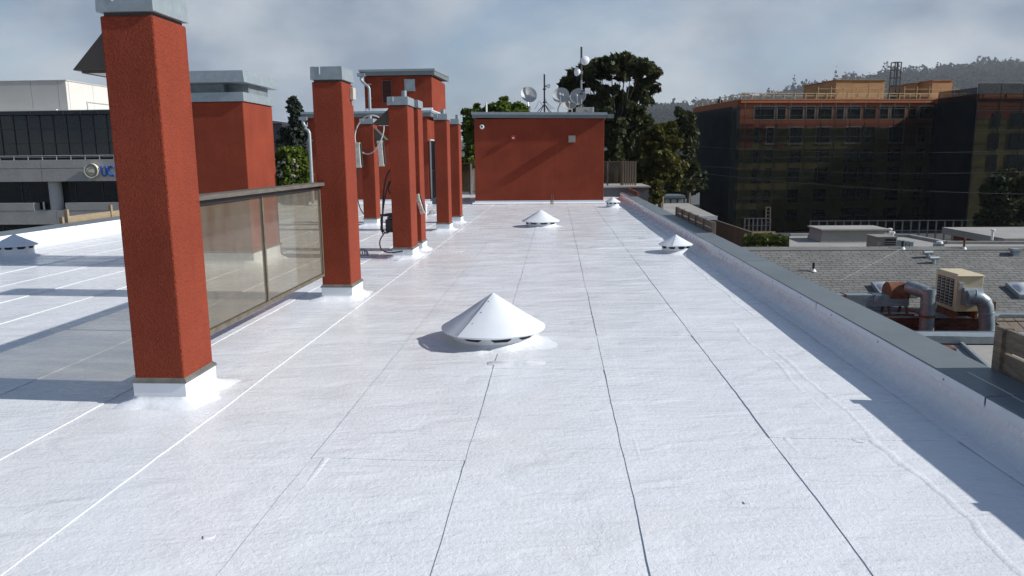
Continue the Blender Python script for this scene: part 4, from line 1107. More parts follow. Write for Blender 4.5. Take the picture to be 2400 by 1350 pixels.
bx(.0, UW + 12, .4, 15.8, GZ, 8.95).build('interior', M['dark_fascia'], cb)
# painted membrane patches, each a sheet of sheathing
for (a, b_, z0, z1, mm) in [(24.6, 26.25, 2.75, 5.84, 'redwrap'), (27.45, 28.02, 3.0, 5.84, 'redwrap'), (29.1, 30.4, 2.75, 3.25, 'redwrap'), (46.1, 47.6, 2.9, 5.84, 'redwrap'), (24.6, 50.9, 5.45, 5.95, 'redwrap'), (44.1, 47.7, 2.72, 3.28, 'redwrap')]:
    bx(rowconv(a) + .02, rowconv(b_) - .02, -.016, -.004, z0, z1).build('sheathing_panel', M[mm], cb)
wr = random.Random(3)
for i, (a, b_, z0, z1) in enumerate(wins):
    mm = MB(); t = .085; 
    framed = z0 > 3 and (wr.random() < .72)
    if framed:
        mm.box(a - .16, a, -.02, .10, z0 - .12, z1 + .14); mm.box(b_, b_ + .16, -.02, .10, z0 - .12, z1 + .14); mm.box(a + .001, b_ - .001, -.02, .10, z1, z1 + .14); mm.box(a + .001, b_ - .001, -.02, .10, z0 - .12, z0)
        if 3 < z0 < 4: mm.box(a - .28, b_ + .28, -.10, -.021, z0 - .24, z0 - .06)
        wo = mm.build('window', M['wrap_grey'], cb)
    else:
        mm.box(a, a + .05, .1, .2, z0, z1); mm.box(b_ - .05, b_, .1, .2, z0, z1); mm.box(a + .051, b_ - .051, .1, .2, z1 - .05, z1); mm.box(a + .051, b_ - .051, .1, .2, z0, z0 + .05)
        wo = mm.build('window', M['mullion'], cb)
    mid = (a + b_) / 2 if b_ - a > 1.3 else b_
    bx(a + .06, mid - .03, .19, .20, z0 + .06, z1 - .06).build('pane', M['window_glass'], wo)
    if mid != b_:
        bx(mid + .03, b_ - .06, .19, .20, z0 + .06, z1 - .06).build('pane', M['window_glass'], wo)
        bx(mid - .028, mid + .028, .15, .21, z0 + .05, z1 - .05).build('mullion', M['mullion'], wo)
# eave: orange flashing that catches the sun above the net
bx(-.1, UW + .4, -.35, .35, 8.62, 9.02).build('eave_flashing', M['orange'], cb)
bx(-.15, UW + 12, -.40, 16, 9.022, 9.12).build('roof_plate', M['ply'], cb)
bx(-.45, .0, .0, 15.8, GZ, 8.2).build('side_wall', M['dark_fascia'], cb)
bx(-.5, .05, .1, 15.9, 8.21, 9.0).build('side_flashing', M['orange'], cb)
# timber guard rail round the roof
u = 0.0
while u < UW + 2:
    h = 9.95 if int(u * 10) % 3 else 9.75
    bx(u - .04, u + .04, -.2, -.12, 9.12, h).build('guard_post', M['timber'], cb); u += 1.52
for z in (9.50, 9.82): bx(0, UW + 2, -.118, -.08, z, z + .09).build('guard_rail', M['timber'], cb)
for v in [2.2 * k for k in range(1, 8)]: bx(-.1, -.02, v, v + .08, 9.12, 9.85).build('guard_post', M['timber'], cb)
bx(-.018, .02, 0, 15.5, 9.70, 9.79).build('guard_rail', M['timber'], cb)
# plywood boxes on the roof
def plybox(px0, px1, pyt, v, depth, name='plywood_shed'):
    a, z = loc(px0, pyt, v); b_, _ = loc(px1, pyt, v)
    nb = max(1, int((b_ - a) / 2.44))
    bx(a + .05, b_ - .05, v + .05, v + depth, 9.13, z - .06).build('shed_core', M['ply'], cb)
    for k in range(nb):
        ua, ub_ = a + (b_ - a) * k / nb, a + (b_ - a) * (k + 1) / nb
        bx(ua + .012, ub_ - .012, v + (.0 if k % 2 else .012), v + .048, 9.13, 9.13 + (z - 9.2) * .55).build('plywood_sheet', M['ply'], cb)
        bx(ua + .012, ub_ - .012, v + (.012 if k % 2 else .0), v + .048, 9.15 + (z - 9.2) * .55, z - .06).build('plywood_sheet', M['ply'], cb)
    bx(a - .15, b_ + .15, v - .15, v + depth + .1, z - .058, z + .02).build('shed_roof', M['ply'], cb)
plybox(1960, 2075, 187, 3.2, 9)
plybox(2145, 2186, 194, 6.2, 6)
plybox(2186, 2233, 188, 3.4, 7)
for (px0, px1, v, ht) in [(1918, 2080, 1.6, 10.9), (2120, 2250, 1.8, 11.0)]:
    a, _ = loc(px0, 220, v); b_, _ = loc(px1, 220, v); k = 0
    while a + k * 1.9 < b_:
        bx(a + k*1.9 - .03, a + k*1.9 + .03, v, v + .06, 9.12, ht).build('scaffold_pole', M['timber'], cb); k += 1
    for z in (9.9, 10.6): bx(a, b_, v + .062, v + .11, z, z + .05).build('scaffold_rail', M['timber'], cb)
# hoist tower
hu, hz = loc(2101, 146, 8); hw = .48
ht = thing('hoist_tower', 'dark steel lattice hoist rising above the plywood roof boxes', 'hoist', CO + cu_ * hu + cv_ * 8 + Vector((0, 0, 9.12)), rz=CA)
for sx_ in (-1, 1):
    for sy_ in (-1, 1): bx(sx_*hw - .06, sx_*hw + .06, sy_*hw - .06, sy_*hw + .06, 0, hz - 9.12).build('leg', M['hoist'], ht)
for k in range(6):
    z = .3 + k * (hz - 9.5) / 5
    mm = MB(); mm.box(-hw + .061, hw - .061, -hw - .05, -hw + .05, z, z + .10); mm.box(-hw + .061, hw - .061, hw - .05, hw + .05, z, z + .10)
    mm.box(-hw - .05, -hw + .05, -hw + .061, hw - .061, z, z + .10); mm.box(hw - .05, hw + .05, -hw + .061, hw - .061, z, z + .10); mm.build('rung', M['hoist'], ht)
bx(-.06, .06, -hw - .02, -hw + .04, 0, hz - 9.3).build('guide_rail', M['hoist'], ht)
mm = MB().box(-1.1, -.2, -.9, -.1, .4, 1.5); mm.build('motor_box', M['hoist'], ht)
# scaffold standards, ledgers and nets in front
sc_u = 0
k = 0
while k * 2.13 < UW + .5:
    MB().tube([(k*2.13, -1.5, GZ), (k*2.13, -1.5, 8.9 + (k % 3) * .2)], .035, 5).build('scaffold_pole', M['scaffold'], cb); k += 1
for z in (-6.4, -3.9, -1.3, 1.4, 4.1, 6.9, 7.75):
    MB().tube([(-.5, -1.45, z), (UW, -1.45, z)], .035, 5).build('scaffold_ledger', M['scaffold'], cb)
    if z < 7.5: bx(-.3, UW, -1.35, -.6, z - .3, z - .25).build('scaffold_plank', M['scaffold'], cb)
def net(u0, u1, z0, z1, v, m, along=True, name='debris_net', seed=0):
    mb = MB(); nu, nz = 14, 16
    vv = []
    for j in range(nz + 1):
        for i in range(nu + 1):
            u, z = u0 + (u1-u0)*i/nu, z0 + (z1-z0)*j/nz
            w = .10 * noise.noise(Vector((u * .7, z * .6, seed))) + .05 * noise.noise(Vector((u * 2, z * 1.7, seed + 4)))
            vv.append((u, v + w, z) if along else (v + w, u, z))
    mb.add(vv, [(j*(nu+1)+i, j*(nu+1)+i+1, (j+1)*(nu+1)+i+1, (j+1)*(nu+1)+i) for j in range(nz) for i in range(nu)])
    return mb.build(name, m, cb, smooth='all')
nb = 4
for k in range(nb): net(-1.9 + (UW + 1.9) * k / nb, -1.9 + (UW + 1.9) * (k + 1) / nb - .03, GZ, 7.9, -1.75, M['net'], True, seed=k)
net(-1.7, 16.2, GZ, 8.05, -1.9, M['net_dense'], False, seed=11)
# projecting wing on the right
wu, wz = loc(2292, 195, -9)
W1 = wu + 16
bx(wu + .9, W1, -8.2, 14, GZ, 8.5).build('wing_core', M['yellow'], cb)
bx(wu + .85, W1, -8.25, -8.201, 6.0, 8.5).build('wing_red_panel', M['redwrap'], cb)
bx(wu + .8, W1, -8.5, 14, 8.51, 9.15).build('wing_orange_band', M['orange'], cb)
bx(wu + .8, W1, -8.30, -8.26, 7.2, 8.2).build('wing_orange_panel', M['orange'], cb)
bx(wu + .84, wu + .899, -8.19, 0, GZ, 8.5).build('wing_side', M['dark_fascia'], cb)
for (z0, z1) in ((5.1, 6.7), (2.3, 4.2), (-.6, 1.4), (-3.3, -1.5)):
    for (a, b_) in ((3.2, 4.2), (5.8, 8.2), (9.6, 11.0)):
        wo = MB().box(wu+a-.1, wu+b_+.1, -8.32, -8.262, z0-.1, z1+.1).build('window', M['mullion'], cb)
        bx(wu+a, wu+b_, -8.335, -8.322, z0, z1).build('pane', M['window_glass'], wo)
net(wu, W1, GZ, wz, -9.2, M['net'], True, seed=21)
net(-9.1, -1.9, GZ, wz - .5, wu - .05, M['net_dense'], False, seed=22)
for k in range(5): MB().tube([(wu + .1 + k*3.2, -9.05, GZ), (wu + .1 + k*3.2, -9.05, wz)], .05, 5).build('scaffold_pole', M['hoist'], cb)
for z in (9.3, wz): MB().tube([(wu, -9.05, z), (W1, -9.05, z)], .03, 5).build('scaffold_ledger', M['scaffold'], cb)
for z in (1.6, 4.6, 7.0): bx(wu + .2, W1, -9.0, -8.95, z, z + .06).build('scaffold_rail', M['wrap_grey'], cb)

# metal stud framing and timber in front of the site
def stud_frame(label, px0, px1, pyt, pyb, Y, n, m):
    a, b_ = at(px0, pyt, Y), at(px1, pyt, Y); zb = at(px0, pyb, Y).z
    root = thing('stud_frame', label, 'stud frame', ((a.x+b_.x)/2, Y, zb), 'bare stud frames by the building site')
    for k in range(n + 1):
        x = a.x + (b_.x - a.x) * k / n
        bx(x - .07, x + .07, Y - .07, Y + .07, zb, a.z).build('stud', m, root)
    for z, h in ((a.z, .10), (a.z - (a.z - zb) * .48, .07), (zb + .25, .07)):
        bx(a.x - .05, b_.x + .05, Y - .10, Y - .072, z - h, z).build('rail', m, root)
stud_frame('long pale row of bare metal studs under the netted building', 1900, 2335, 517, 566, 92, 22, M['frame_grey'])
stud_frame('short pale stud frame behind the brown fence', 1746, 1806, 511, 546, 90, 6, M['frame_grey'])
lad = thing('ladder_frame', 'narrow timber ladder tower standing above the stud frame', 'ladder', at(1800, 520, 91), None)
a, b_ = at(1796, 485, 91), at(1804, 520, 91)
for x in (a.x, b_.x): bx(x - .05, x + .05, 90.9, 91.1, b_.z, a.z).build('rail', M['wood_tan'], lad)
for k in range(5): z = b_.z + (a.z - b_.z) * k / 4; bx(a.x + .061, b_.x - .061, 90.95, 91.05, z - .1, z).build('rung', M['wood_tan'], lad)

# ------------------------------------------------------------------ shingled roof and its equipment
E0, E1 = Vector((0, 20.0, -2.42)), Vector((0, 23.62, -1.165))
SX0, SX1 = 4.4, 19.0
sl = (E1 - E0); SL = sl.length; sd_ = sl.normalized(); sn = Vector((0, -sd_.z, sd_.y))
sr = thing('shingled_building', 'low neighbouring building with a grey shingled roof slope', 'building', (11, 22, GZ))
rf = MB().prism([(E0.y - .05, E0.z - .12), (E1.y, E1.z - .01), (E1.y + 4.2, E1.z - 1.6), (E1.y + 4.2, GZ), (E0.y + .5, GZ), (E0.y + .5, E0.z - .5)], 'x', SX0, SX1).build('roof_base', M['underlay'], sr)
def shingle_mesh(mb, u, s, w, tint):
    lift = .010 + tint * .003
    o_ = E0 + Vector((u, 0, 0)) + sd_ * s
    a, b_ = Vector((w - .014, 0, 0)), sd_ * .19
    P = [o_ + sn * lift, o_ + a + sn * lift, o_ + a + b_ + sn * .001, o_ + b_ + sn * .001, o_ - sn * .01, o_ + a - sn * .01]
    return mb.add(P, [(0, 1, 2, 3), (4, 5, 1, 0), (4, 0, 3), (5, 2, 1)])
expo, tabw = .136, .305
nrow = int(SL / expo); ntab = int((SX1 - SX0) / tabw)
allt = []
for j in range(nrow + 1):
    for i in range(ntab):
        u = SX0 + i * tabw + (.5 * tabw if j % 2 else 0) + .03 * math.sin(j * 2.3)
        allt.append((j, i, u, j * expo))
srt = random.Random(5)
# which ones show largest: the nearest that the parapet does not hide
vis = [t for t in allt if .42 < t[2] / (E0.y + sd_.y * t[3]) * 1 and t[2] < 13.2]
def hidden(t):
    q = E0 + Vector((t[2], 0, 0)) + sd_ * t[3]
    k = 2.945 / q.x; z = CAM.z + (q.z - CAM.z) * k
    return z < .30
seen = sorted([t for t in allt if not hidden(t) and t[2] < 14.2], key=lambda t: t[3])[:300]
seen_set = set((t[0], t[1]) for t in seen)
shm = None
for (j, i, u, s) in seen:
    if shm is None:
        mb = MB(); shingle_mesh(mb, 0, 0, tabw, .5)
        me = bpy.data.meshes.new('shingle'); me.from_pydata([(p[0] - E0.x, p[1] - E0.y, p[2] - E0.z) for p in mb.v], [], mb.f); me.materials.append(M['shingle']); shm = me
    o = bpy.data.objects.new('shingle', shm); col.objects.link(o); o.parent = sr
    o.location = E0 + Vector((u, 0, 0)) + sd_ * s + sn * srt.uniform(0, .003) - Vector(sr.location)
mb = MB()
for (j, i, u, s) in allt:
    if (j, i) not in seen_set: shingle_mesh(mb, u, s, tabw, srt.random())
o = mb.build('shingles', M['shingle'], sr); o['kind'] = 'stuff'
MB().prism([(E1.y - .14, E1.z - .02), (E1.y, E1.z + .035), (E1.y + .14, E1.z - .02)], 'x', SX0, SX1).build('ridge_cap', M['shingle'], sr)
def on_slope(px, py):
    d = ray(px, py); t = (E0 - CAM).dot(sn) / d.dot(sn); return CAM + d * t
# pipes and vents on the slope
def pipe_vent(label, px, py, h, r, m):
    p = on_slope(px, py); root = thing('vent_pipe', label, 'pipe', p, 'pipe vents on the shingled roof')
    MB().tube([p - Vector((0, 0, .05)), p + Vector((0, 0, h))], r, 10).build('pipe', m, root, smooth=True)
    MB().lathe([(r * 2.6, -.02), (r * 1.8, .015), (r * 1.25, .05), (r * 1.2, .06)], p + sn * .02, 12).build('boot', M['whitepaint'], root, smooth=True)
pipe_vent('black vent pipe in the middle left of the shingled slope', 1906, 636, .26, .035, M['black'])
pipe_vent('black vent pipe at the ridge beside the air conditioner', 2115, 584, .26, .035, M['black'])
pipe_vent('rusty vent pipe at the ridge near the flat pale roof', 2259, 584, .36, .033, M['rust'])
def t_vent(label, px, py):
    p = on_slope(px, py); root = thing('tee_vent', label, 'vent', p, 'tee top vents on the shingled roof')
    MB().tube([p - Vector((0, 0, .05)), p + Vector((0, 0, .15))], .05, 10).build('stem', M['galv'], root, smooth=True)
    MB().tube([p + Vector((-.14, -.02, .165)), p + Vector((.14, .02, .165))], .055, 12).build('tee', M['galv'], root, smooth=True)
t_vent('upper tee topped metal vent on the shingled slope', 2174, 605)
t_vent('lower tee topped metal vent on the shingled slope', 2188, 618)
def skylight(label, px, py, w, d):
    p = on_slope(px, py); root = thing('skylight', label, 'skylight', p, 'domed skylights on the shingled roof')
    q = Matrix((Vector((1, 0, 0)), sd_, sn)).transposed()
    def T(x, y, z): return p + q @ Vector((x, y, z))
    m = MB()
    for (a0, a1, b0, b1) in ((-w, w, -d, -d + .06), (-w, w, d - .06, d), (-w, -w + .06, -d + .061, d - .061), (w - .06, w, -d + .061, d - .061)):
        m.add([T(a0, b0, -.02), T(a1, b0, -.02), T(a1, b1, -.02), T(a0, b1, -.02), T(a0, b0, .13), T(a1, b0, .13), T(a1, b1, .13), T(a0, b1, .13)], [(3,2,1,0),(4,5,6,7),(0,1,5,4),(1,2,6,5),(2,3,7,6),(3,0,4,7)])
    m.build('curb_frame', M['galv'], root)
    m = MB(); n = 8; vv = []
    for j in range(n + 1):
        for i in range(n + 1):
            x, y = -w + .05 + (2*w - .1) * i / n, -d + .05 + (2*d - .1) * j / n
            z = .125 + .11 * (1 - (2*i/n - 1)**4) * (1 - (2*j/n - 1)**4); vv.append(T(x, y, z))
    m.add(vv, [(j*(n+1)+i, j*(n+1)+i+1, (j+1)*(n+1)+i+1, (j+1)*(n+1)+i) for j in range(n) for i in range(n)])
    m.build('dome', M['skylight'], root, smooth='all')
skylight('white domed skylight behind the rusty blower', 2095, 684, .50, .36)
skylight('white domed skylight at the right edge of the shingled roof', 2412, 686, .46, .36)
p = on_slope(2378, 598)
bv = thing('box_vent', 'small square metal vent high on the shingled slope', 'vent', p)
bx(p.x - .09, p.x + .09, p.y - .09, p.y + .09, p.z - .05, p.z + .12).build('stem', M['galv'], bv); bx(p.x - .13, p.x + .13, p.y - .13, p.y + .13, p.z + .121, p.z + .2).build('hood', M['galv'], bv, bevel=.006)
A, B = on_slope(1968, 660), on_slope(2112, 585)
tag(MB().tube([A + sn * .03, (A + B) / 2 + sn * .03, B + sn * .03], .0045, 5).build('roof_cable', M['plank'], None), 'thin pale cable lying diagonally over the shingled slope', 'cable')

# brick wall, coping, ducts, cooler
bwl = thing('brick_wall', 'dark brick wall with a metal coping under the shingled eave', 'wall', (11, 19.6, GZ))
BY = 19.55
bx(6.6, 19, BY + .02, BY + .35, GZ, -2.46).build('mortar_core', M['mortar'], bwl)
mb = MB(); z = -4.6; r_ = 0
while z < -2.5:
    x = 6.6 + (.11 if r_ % 2 else 0)
    while x < 14.5:
        mb.box(x, x + .205, BY + .003 * srt.random(), BY + .03, z, z + .062); x += .217
    z += .074; r_ += 1
o = mb.build('bricks', M['brick'], bwl); o['kind'] = 'stuff'
bx(6.55, 19, BY - .05, BY + .4, -2.455, -2.40).build('coping', M['galv'], bwl)
cs = thing('brick_stub', 'broken brick chimney stub by the beige cooler', 'brick stub', at(2318, 730, 19.9))
a, b_ = at(2303, 708, 19.9), at(2331, 735, 19.9)
mb = MB(); z = b_.z
while z < a.z:
    x = a.x
    while x < b_.x - .05: mb.box(x, min(x + .10, b_.x), 19.85, 20.05, z, z + .055); x += .108
    z += .066
mb.build('bricks', M['brick'], cs); bx(a.x + .01, b_.x - .01, 19.86, 20.04, b_.z, a.z - .01).build('mortar_core', M['mortar'], cs)

cl = thing('evaporative_cooler', 'beige metal cooler box with louvred side standing on the brick wall', 'cooler', (10.2, 19.7, -2.3))
KX0, KX1, KY0, KY1, KZ0, KZ1 = 9.93, 10.56, 19.08, 20.15, -2.20, -1.30
bx(KX0, KX1, KY0, KY1, KZ0, KZ1).build('cabinet', M['beige'], cl, bevel=.015)
lid = MB().frustum((KX0 - .03, KX1 + .03, KY0 - .03, KY1 + .03), (KX0 + .03, KX1 - .03, KY0 + .03, KY1 - .03), KZ1 + .001, KZ1 + .04).build('lid', M['beige'], cl, bevel=.006)
for k in range(4):
    y0 = KY0 + .14 + k * .215
    pn = bx(KX0 - .008, KX0 - .001, y0, y0 + .165, KZ0 + .10, KZ1 - .10).build('louver_panel', M['screen'], cl)
    for q in range(9):
        z = KZ0 + .13 + q * .078
        MB().add([(KX0 - .028, y0, z), (KX0 - .028, y0 + .165, z), (KX0 - .009, y0 + .165, z + .03), (KX0 - .009, y0, z + .03)], [(0, 1, 2, 3)]).build('slat', M['grey_box'], pn)
bx(KX0 + .03, KX0 + .13, KY0 - .06, KY0 - .001, KZ1 - .36, KZ1 - .16).build('switch_box', M['dish'], cl, bevel=.006)
for q in (KX0 + .05, KX1 - .1): bx(q, q + .06, KY0 + .05, KY1 - .05, -2.40, KZ0 - .001).build('skid', M['rust'], cl)
d2 = thing('duct', 'grey metal duct bending down from the front of the beige cooler', 'duct', (10.6, 19, -2.9), 'galvanised ducts by the brick wall')
MB().frustum((KX0 + .12, KX1 - .05, KY0 - .32, KY0 - .002), (KX0 + .12, KX1 - .05, KY0 - .12, KY0 - .002), -1.98, -1.58).build('transition', M['galv_duct'], d2)
pth = [(KX0 + .16, KY0 - .22, -1.80), (KX0 + .30, KY0 - .24, -1.78), (KX0 + .42, KY0 - .26, -1.81), (KX0 + .52, KY0 - .27, -1.89), (KX0 + .58, KY0 - .28, -2.01), (KX0 + .61, KY0 - .28, -2.16), (KX0 + .67, KY0 - .28, -2.6), (KX0 + .75, KY0 - .28, -3.4)]
MB().tube(pth, .175, 18).build('bend', M['galv_duct'], d2, smooth=True)
for i in (1, 3, 5, 6):
    u = (Vector(pth[i+1]) - Vector(pth[i])).normalized(); P = Vector(pth[i])
    MB().tube([P - u * .012, P + u * .012], .187, 18).build('seam_ring', M['galv'], d2, smooth=True)
d1 = thing('duct', 'grey elbow duct rising from the rusty blower and dropping behind the coping', 'duct', (9.3, 19.2, -2.9), 'galvanised ducts by the brick wall')
MB().tube([(8.98, 19.62, -1.66), (9.16, 19.40, -1.70), (9.30, 19.22, -1.76)], .17, 18).build('elbow', M['galv_duct'], d1, smooth=True)
MB().tube([(9.31, 19.20, -1.63), (9.33, 19.20, -2.1), (9.34, 19.20, -3.5)], .175, 18).build('riser', M['galv_duct'], d1, smooth=True)
MB().tube([(9.325, 19.20, -2.30), (9.326, 19.20, -2.36)], .19, 18).build('strap', M['rust'], d1, smooth=True)
bl = thing('blower', 'rusty red scroll blower behind the grey elbow duct', 'blower', (8.75, 19.75, -2.3))
Mb = Matrix.Rotation(PI / 2, 3, 'Y')
MB().lathe([(.001, -.26), (.22, -.26), (.25, -.23), (.25, .23), (.22, .26), (.001, .26)], (8.78, 19.8, -1.83), 26, Mb, rfun=lambda t: 1 + .18 * ((t % (2*PI)) / (2*PI))).build('scroll', M['rust'], bl, smooth=True)
for q in (8.56, 9.0): MB().bar((q, 19.55, -2.39), (q, 19.75, -1.95), .05).bar((q, 20.05, -2.39), (q, 19.85, -1.95), .05).build('leg', M['rust'], bl)
MB().bar((8.4, 19.5, -2.37), (9.15, 19.5, -2.37), .05).bar((8.95, 19.5, -2.2), (9.25, 19.25, -2.33), .05).build('base_frame', M['rust'], bl)
rd = thing('duct', 'long rectangular galvanised duct leading left from the rusty blower', 'duct', (8.1, 19.7, -2.3), 'galvanised ducts by the brick wall')
a, b_ = at(1962, 686, 19.7), at(2126, 689, 19.7)
hz_ = .30
bx(a.x - .8, b_.x, 19.55, 19.9, b_.z - hz_, b_.z).build('body', M['galv_duct'], rd, bevel=.005)
for q in (a.x + .15, (a.x + b_.x) / 2, b_.x - .1): bx(q, q + .035, 19.535, 19.915, b_.z - hz_ - .015, b_.z + .015).build('flange', M['rust'] if q < a.x + .3 else M['galv_duct'], rd)
MB().add([(a.x + .2, 19.548, b_.z - .01), (b_.x - .12, 19.548, b_.z - hz_ + .01), (b_.x - .12, 19.548, b_.z - hz_ + .03), (a.x + .2, 19.548, b_.z + .0)], [(0, 1, 2, 3)]).build('crease', M['galv'], rd)
cdt = thing('conduit', 'pale electrical conduit curving down the brick wall', 'conduit', (11.3, 19.4, -3))
a = at(2330, 780, 19.3); b_ = at(2348, 738, 19.3)
MB().tube([(a.x, 19.3, a.z - .6), (a.x, 19.3, b_.z - .18), (a.x + .04, 19.3, b_.z - .07), (a.x + .13, 19.3, b_.z), (a.x + 2.4, 19.3, b_.z - .02)], .028, 8).build('tube', M['galv'], cdt, smooth=True)
bx(a.x - .05, a.x + .05, 19.27, 19.34, a.z + .05, a.z + .09).build('clamp', M['galv'], cdt)
tl = thing('tile_stack', 'sagging old boards capping the brick wall at the right edge', 'boards', (12.2, 19.2, -2.7))
a = at(2345, 748, 19.1)
for k in range(6):
    MB().add([(a.x + k*.26, 19.45, -2.44), (a.x + .24 + k*.26, 19.45, -2.44), (a.x + .30 + k*.26, 18.7, -2.74 - .02*(k % 2)), (a.x + .06 + k*.26, 18.7, -2.74 - .02*(k % 2)),
              (a.x + k*.26, 19.45, -2.48), (a.x + .24 + k*.26, 19.45, -2.48), (a.x + .30 + k*.26, 18.7, -2.78), (a.x + .06 + k*.26, 18.7, -2.78)], [(0,1,2,3),(4,7,6,5),(0,4,5,1),(1,5,6,2),(2,6,7,3),(3,7,4,0)]).build('board', M['wood_grey'], tl)

# lower shed nearer to us
shd = thing('lean_to_shed', 'lean-to shed with a dented white gutter beam and grey metal roof sheets', 'shed', (8, 12, GZ))
a = at(2170, 785, 13.0)
gz_ = a.z
gt = MB()
n = 24; vv = []
for i in range(n + 1):
    x = a.x - 1.6 + 10 * i / n; w = .02 * noise.noise(Vector((x * 2.3, 0, 4)))
    for (y, z) in ((13.0, gz_ - .15), (12.99 + w, gz_ - .02), (13.02, gz_), (13.2, gz_ + .005), (13.2, gz_ - .2)): vv.append((x, y, z + w * .5))
gt.add(vv, [(i*5+k, (i+1)*5+k, (i+1)*5+k+1, i*5+k+1) for i in range(n) for k in range(4)])
gt.build('gutter_beam', M['galv'], shd, smooth=True)
bx(a.x - 1.6, a.x + 8.4, 13.21, 13.4, GZ, gz_ - .02).build('wall', M['bluegrey'], shd)
for k in range(9):
    x0 = a.x - 1.5 + k * 1.05
    mtl = M['galv_duct'] if k != 2 else M['flatroof']
    MB().add([(x0, 12.98, gz_ - .17), (x0 + 1.02, 12.98, gz_ - .17), (x0 + 1.02, 9.4, gz_ - .95), (x0, 9.4, gz_ - .95), (x0, 12.98, gz_ - .2), (x0 + 1.02, 12.98, gz_ - .2), (x0 + 1.02, 9.4, gz_ - .98), (x0, 9.4, gz_ - .98)], [(0,1,2,3),(4,7,6,5),(0,4,5,1),(1,5,6,2),(2,6,7,3),(3,7,4,0)]).build('roof_sheet', mtl, shd)
    MB().bar((x0 + 1.035, 12.97, gz_ - .14), (x0 + 1.035, 9.4, gz_ - .92), .05, .06).build('batten', M['galv'], shd)
bx(a.x - 1.5, a.x + 7.9, 9.3, 13.2, GZ, gz_ - 1.05).build('shed_body', M['bluegrey'], shd)
tag(bx(a.x - .25, a.x + .30, 12.55, 12.8, gz_ - .35, gz_ - .12).build('red_beam_end', M['rust'], None, bevel=.006), 'rusty red beam end under the dented white gutter', 'beam')

# ------------------------------------------------------------------ flat pale roofs and equipment behind the ridge
fr2 = thing('flat_roof_building', 'pale flat roofed building behind the shingled ridge', 'building', (14, 31, GZ))
poly = [atz(1850, 583, -1.85), atz(1850, 553, -1.85), atz(2000, 551, -1.85), atz(2130, 555, -1.85), atz(2215, 571, -1.85), atz(2480, 572, -1.85), atz(2480, 583, -1.85)]
MB().prism([(q.x, q.y) for q in poly], 'z', GZ, -1.85).build('body', M['flatroof'], fr2)
edge = MB()
for i in range(1, 5): edge.bar(poly[i] + Vector((0, -.08, .05)), poly[i+1] + Vector((0, -.08, .05)), .16, .12)
edge.build('roof_edge', M['flatroof'], fr2)
a, b_ = at(1925, 541, 31.5), at(2085, 566, 31.5)
pb = thing('parapet_block', 'whitewashed parapet block on the pale flat roof', 'parapet', ((a.x + b_.x)/2, 31.5, -1.85))
MB().frustum((a.x, b_.x, 31.5, 33.2), (a.x + .1, b_.x - .1, 31.6, 33.1), -1.84, a.z).build('wall', M['flatroof'], pb)
bx(a.x, b_.x, 31.45, 33.25, a.z + .001, a.z + .06).build('cap', M['flatroof'], pb)
a, b_ = at(2056, 557, 27.2), at(2101, 579, 27.2)
ac = thing('air_conditioner', 'grey rooftop air conditioner with a dark grille behind the ridge', 'air conditioner', ((a.x + b_.x)/2, 27.2, -1.85))
bx(a.x, b_.x, 27.2, 28.1, -1.84, a.z).build('cabinet', M['grey_box'], ac, bevel=.01)
gx0 = a.x + (b_.x - a.x) * .42
gr = bx(gx0, b_.x - .03, 27.19, 27.199, -1.75, a.z - .05).build('grille', M['screen'], ac)
for k in range(6):
    z = -1.72 + k * (a.z - .08 + 1.72) / 6; bx(gx0, b_.x - .03, 27.18, 27.189, z, z + .02).build('slat', M['grey_box'], gr)
bx(a.x - .02, b_.x + .02, 27.18, 28.12, a.z + .001, a.z + .03).build('lid', M['grey_box'], ac)
a2 = at(2103, 563, 27.4); b2 = at(2142, 579, 27.4)
ab = thing('duct', 'row of short metal ducts beside the rooftop air conditioner', 'duct', ((a2.x + b2.x)/2, 27.4, -1.85))
for k in range(4):
    x = a2.x + (b2.x - a2.x) * k / 4
    bx(x, x + .13, 27.4, 27.9, -1.84, a2.z - .02 * k).build('section', M['galv'] if k % 2 else M['galv_duct'], ab, bevel=.006)
for i, (px, pyb, pyt, lab) in enumerate([(2085, 553, 538, 'white capped pipe at the right end of the whitewashed parapet block'), (2092, 555, 546, 'short white pipe on the pale flat roof behind the air conditioner'), (2326, 552, 540, 'pair of white pipes on the roof near the dark tree')]):
    q = at(px, pyb, 33); t_ = at(px, pyt, 33)
    rr_ = thing('vent_pipe', lab, 'pipe', (q.x, 33, q.z), 'white pipes on the flat roofs')
    MB().tube([(q.x, 33, q.z - .2), (q.x, 33, t_.z)], .05, 8).build('pipe', M['whitepaint'], rr_, smooth=True)
    MB().lathe([(.09, t_.z - .02), (.09, t_.z + .05), (.001, t_.z + .07)], (q.x, 33, 0), 10).build('cap', M['whitepaint'], rr_, smooth=True)
a = at(2310, 551, 36)
fr3 = thing('flat_roof_building', 'second pale flat roof with dark eaves near the right edge', 'building', (22, 37, GZ))
MB().prism([(a.x, a.z - .32), (a.x + 10, a.z - .32), (a.x + 10, a.z), (a.x, a.z)], 'y', 34.5, 40).build('roof_slab', M['flatroof'], fr3)
bx(a.x + .4, a.x + 10, 34.9, 39.6, GZ, a.z - .325).build('wall', M['rust'], fr3)
q = at(2200, 576, 27.5)
sv = thing('box_vent', 'small white box vent just behind the ridge', 'vent', (q.x, 27.5, -1.85))
bx(q.x - .15, q.x + .15, 27.4, 27.6, -1.84, q.z + .08).build('base', M['galv'], sv); MB().lathe([(.12, q.z + .081), (.10, q.z + .16), (.001, q.z + .18)], (q.x + .02, 27.5, 0), 12).build('cap', M['whitepaint'], sv, smooth=True)

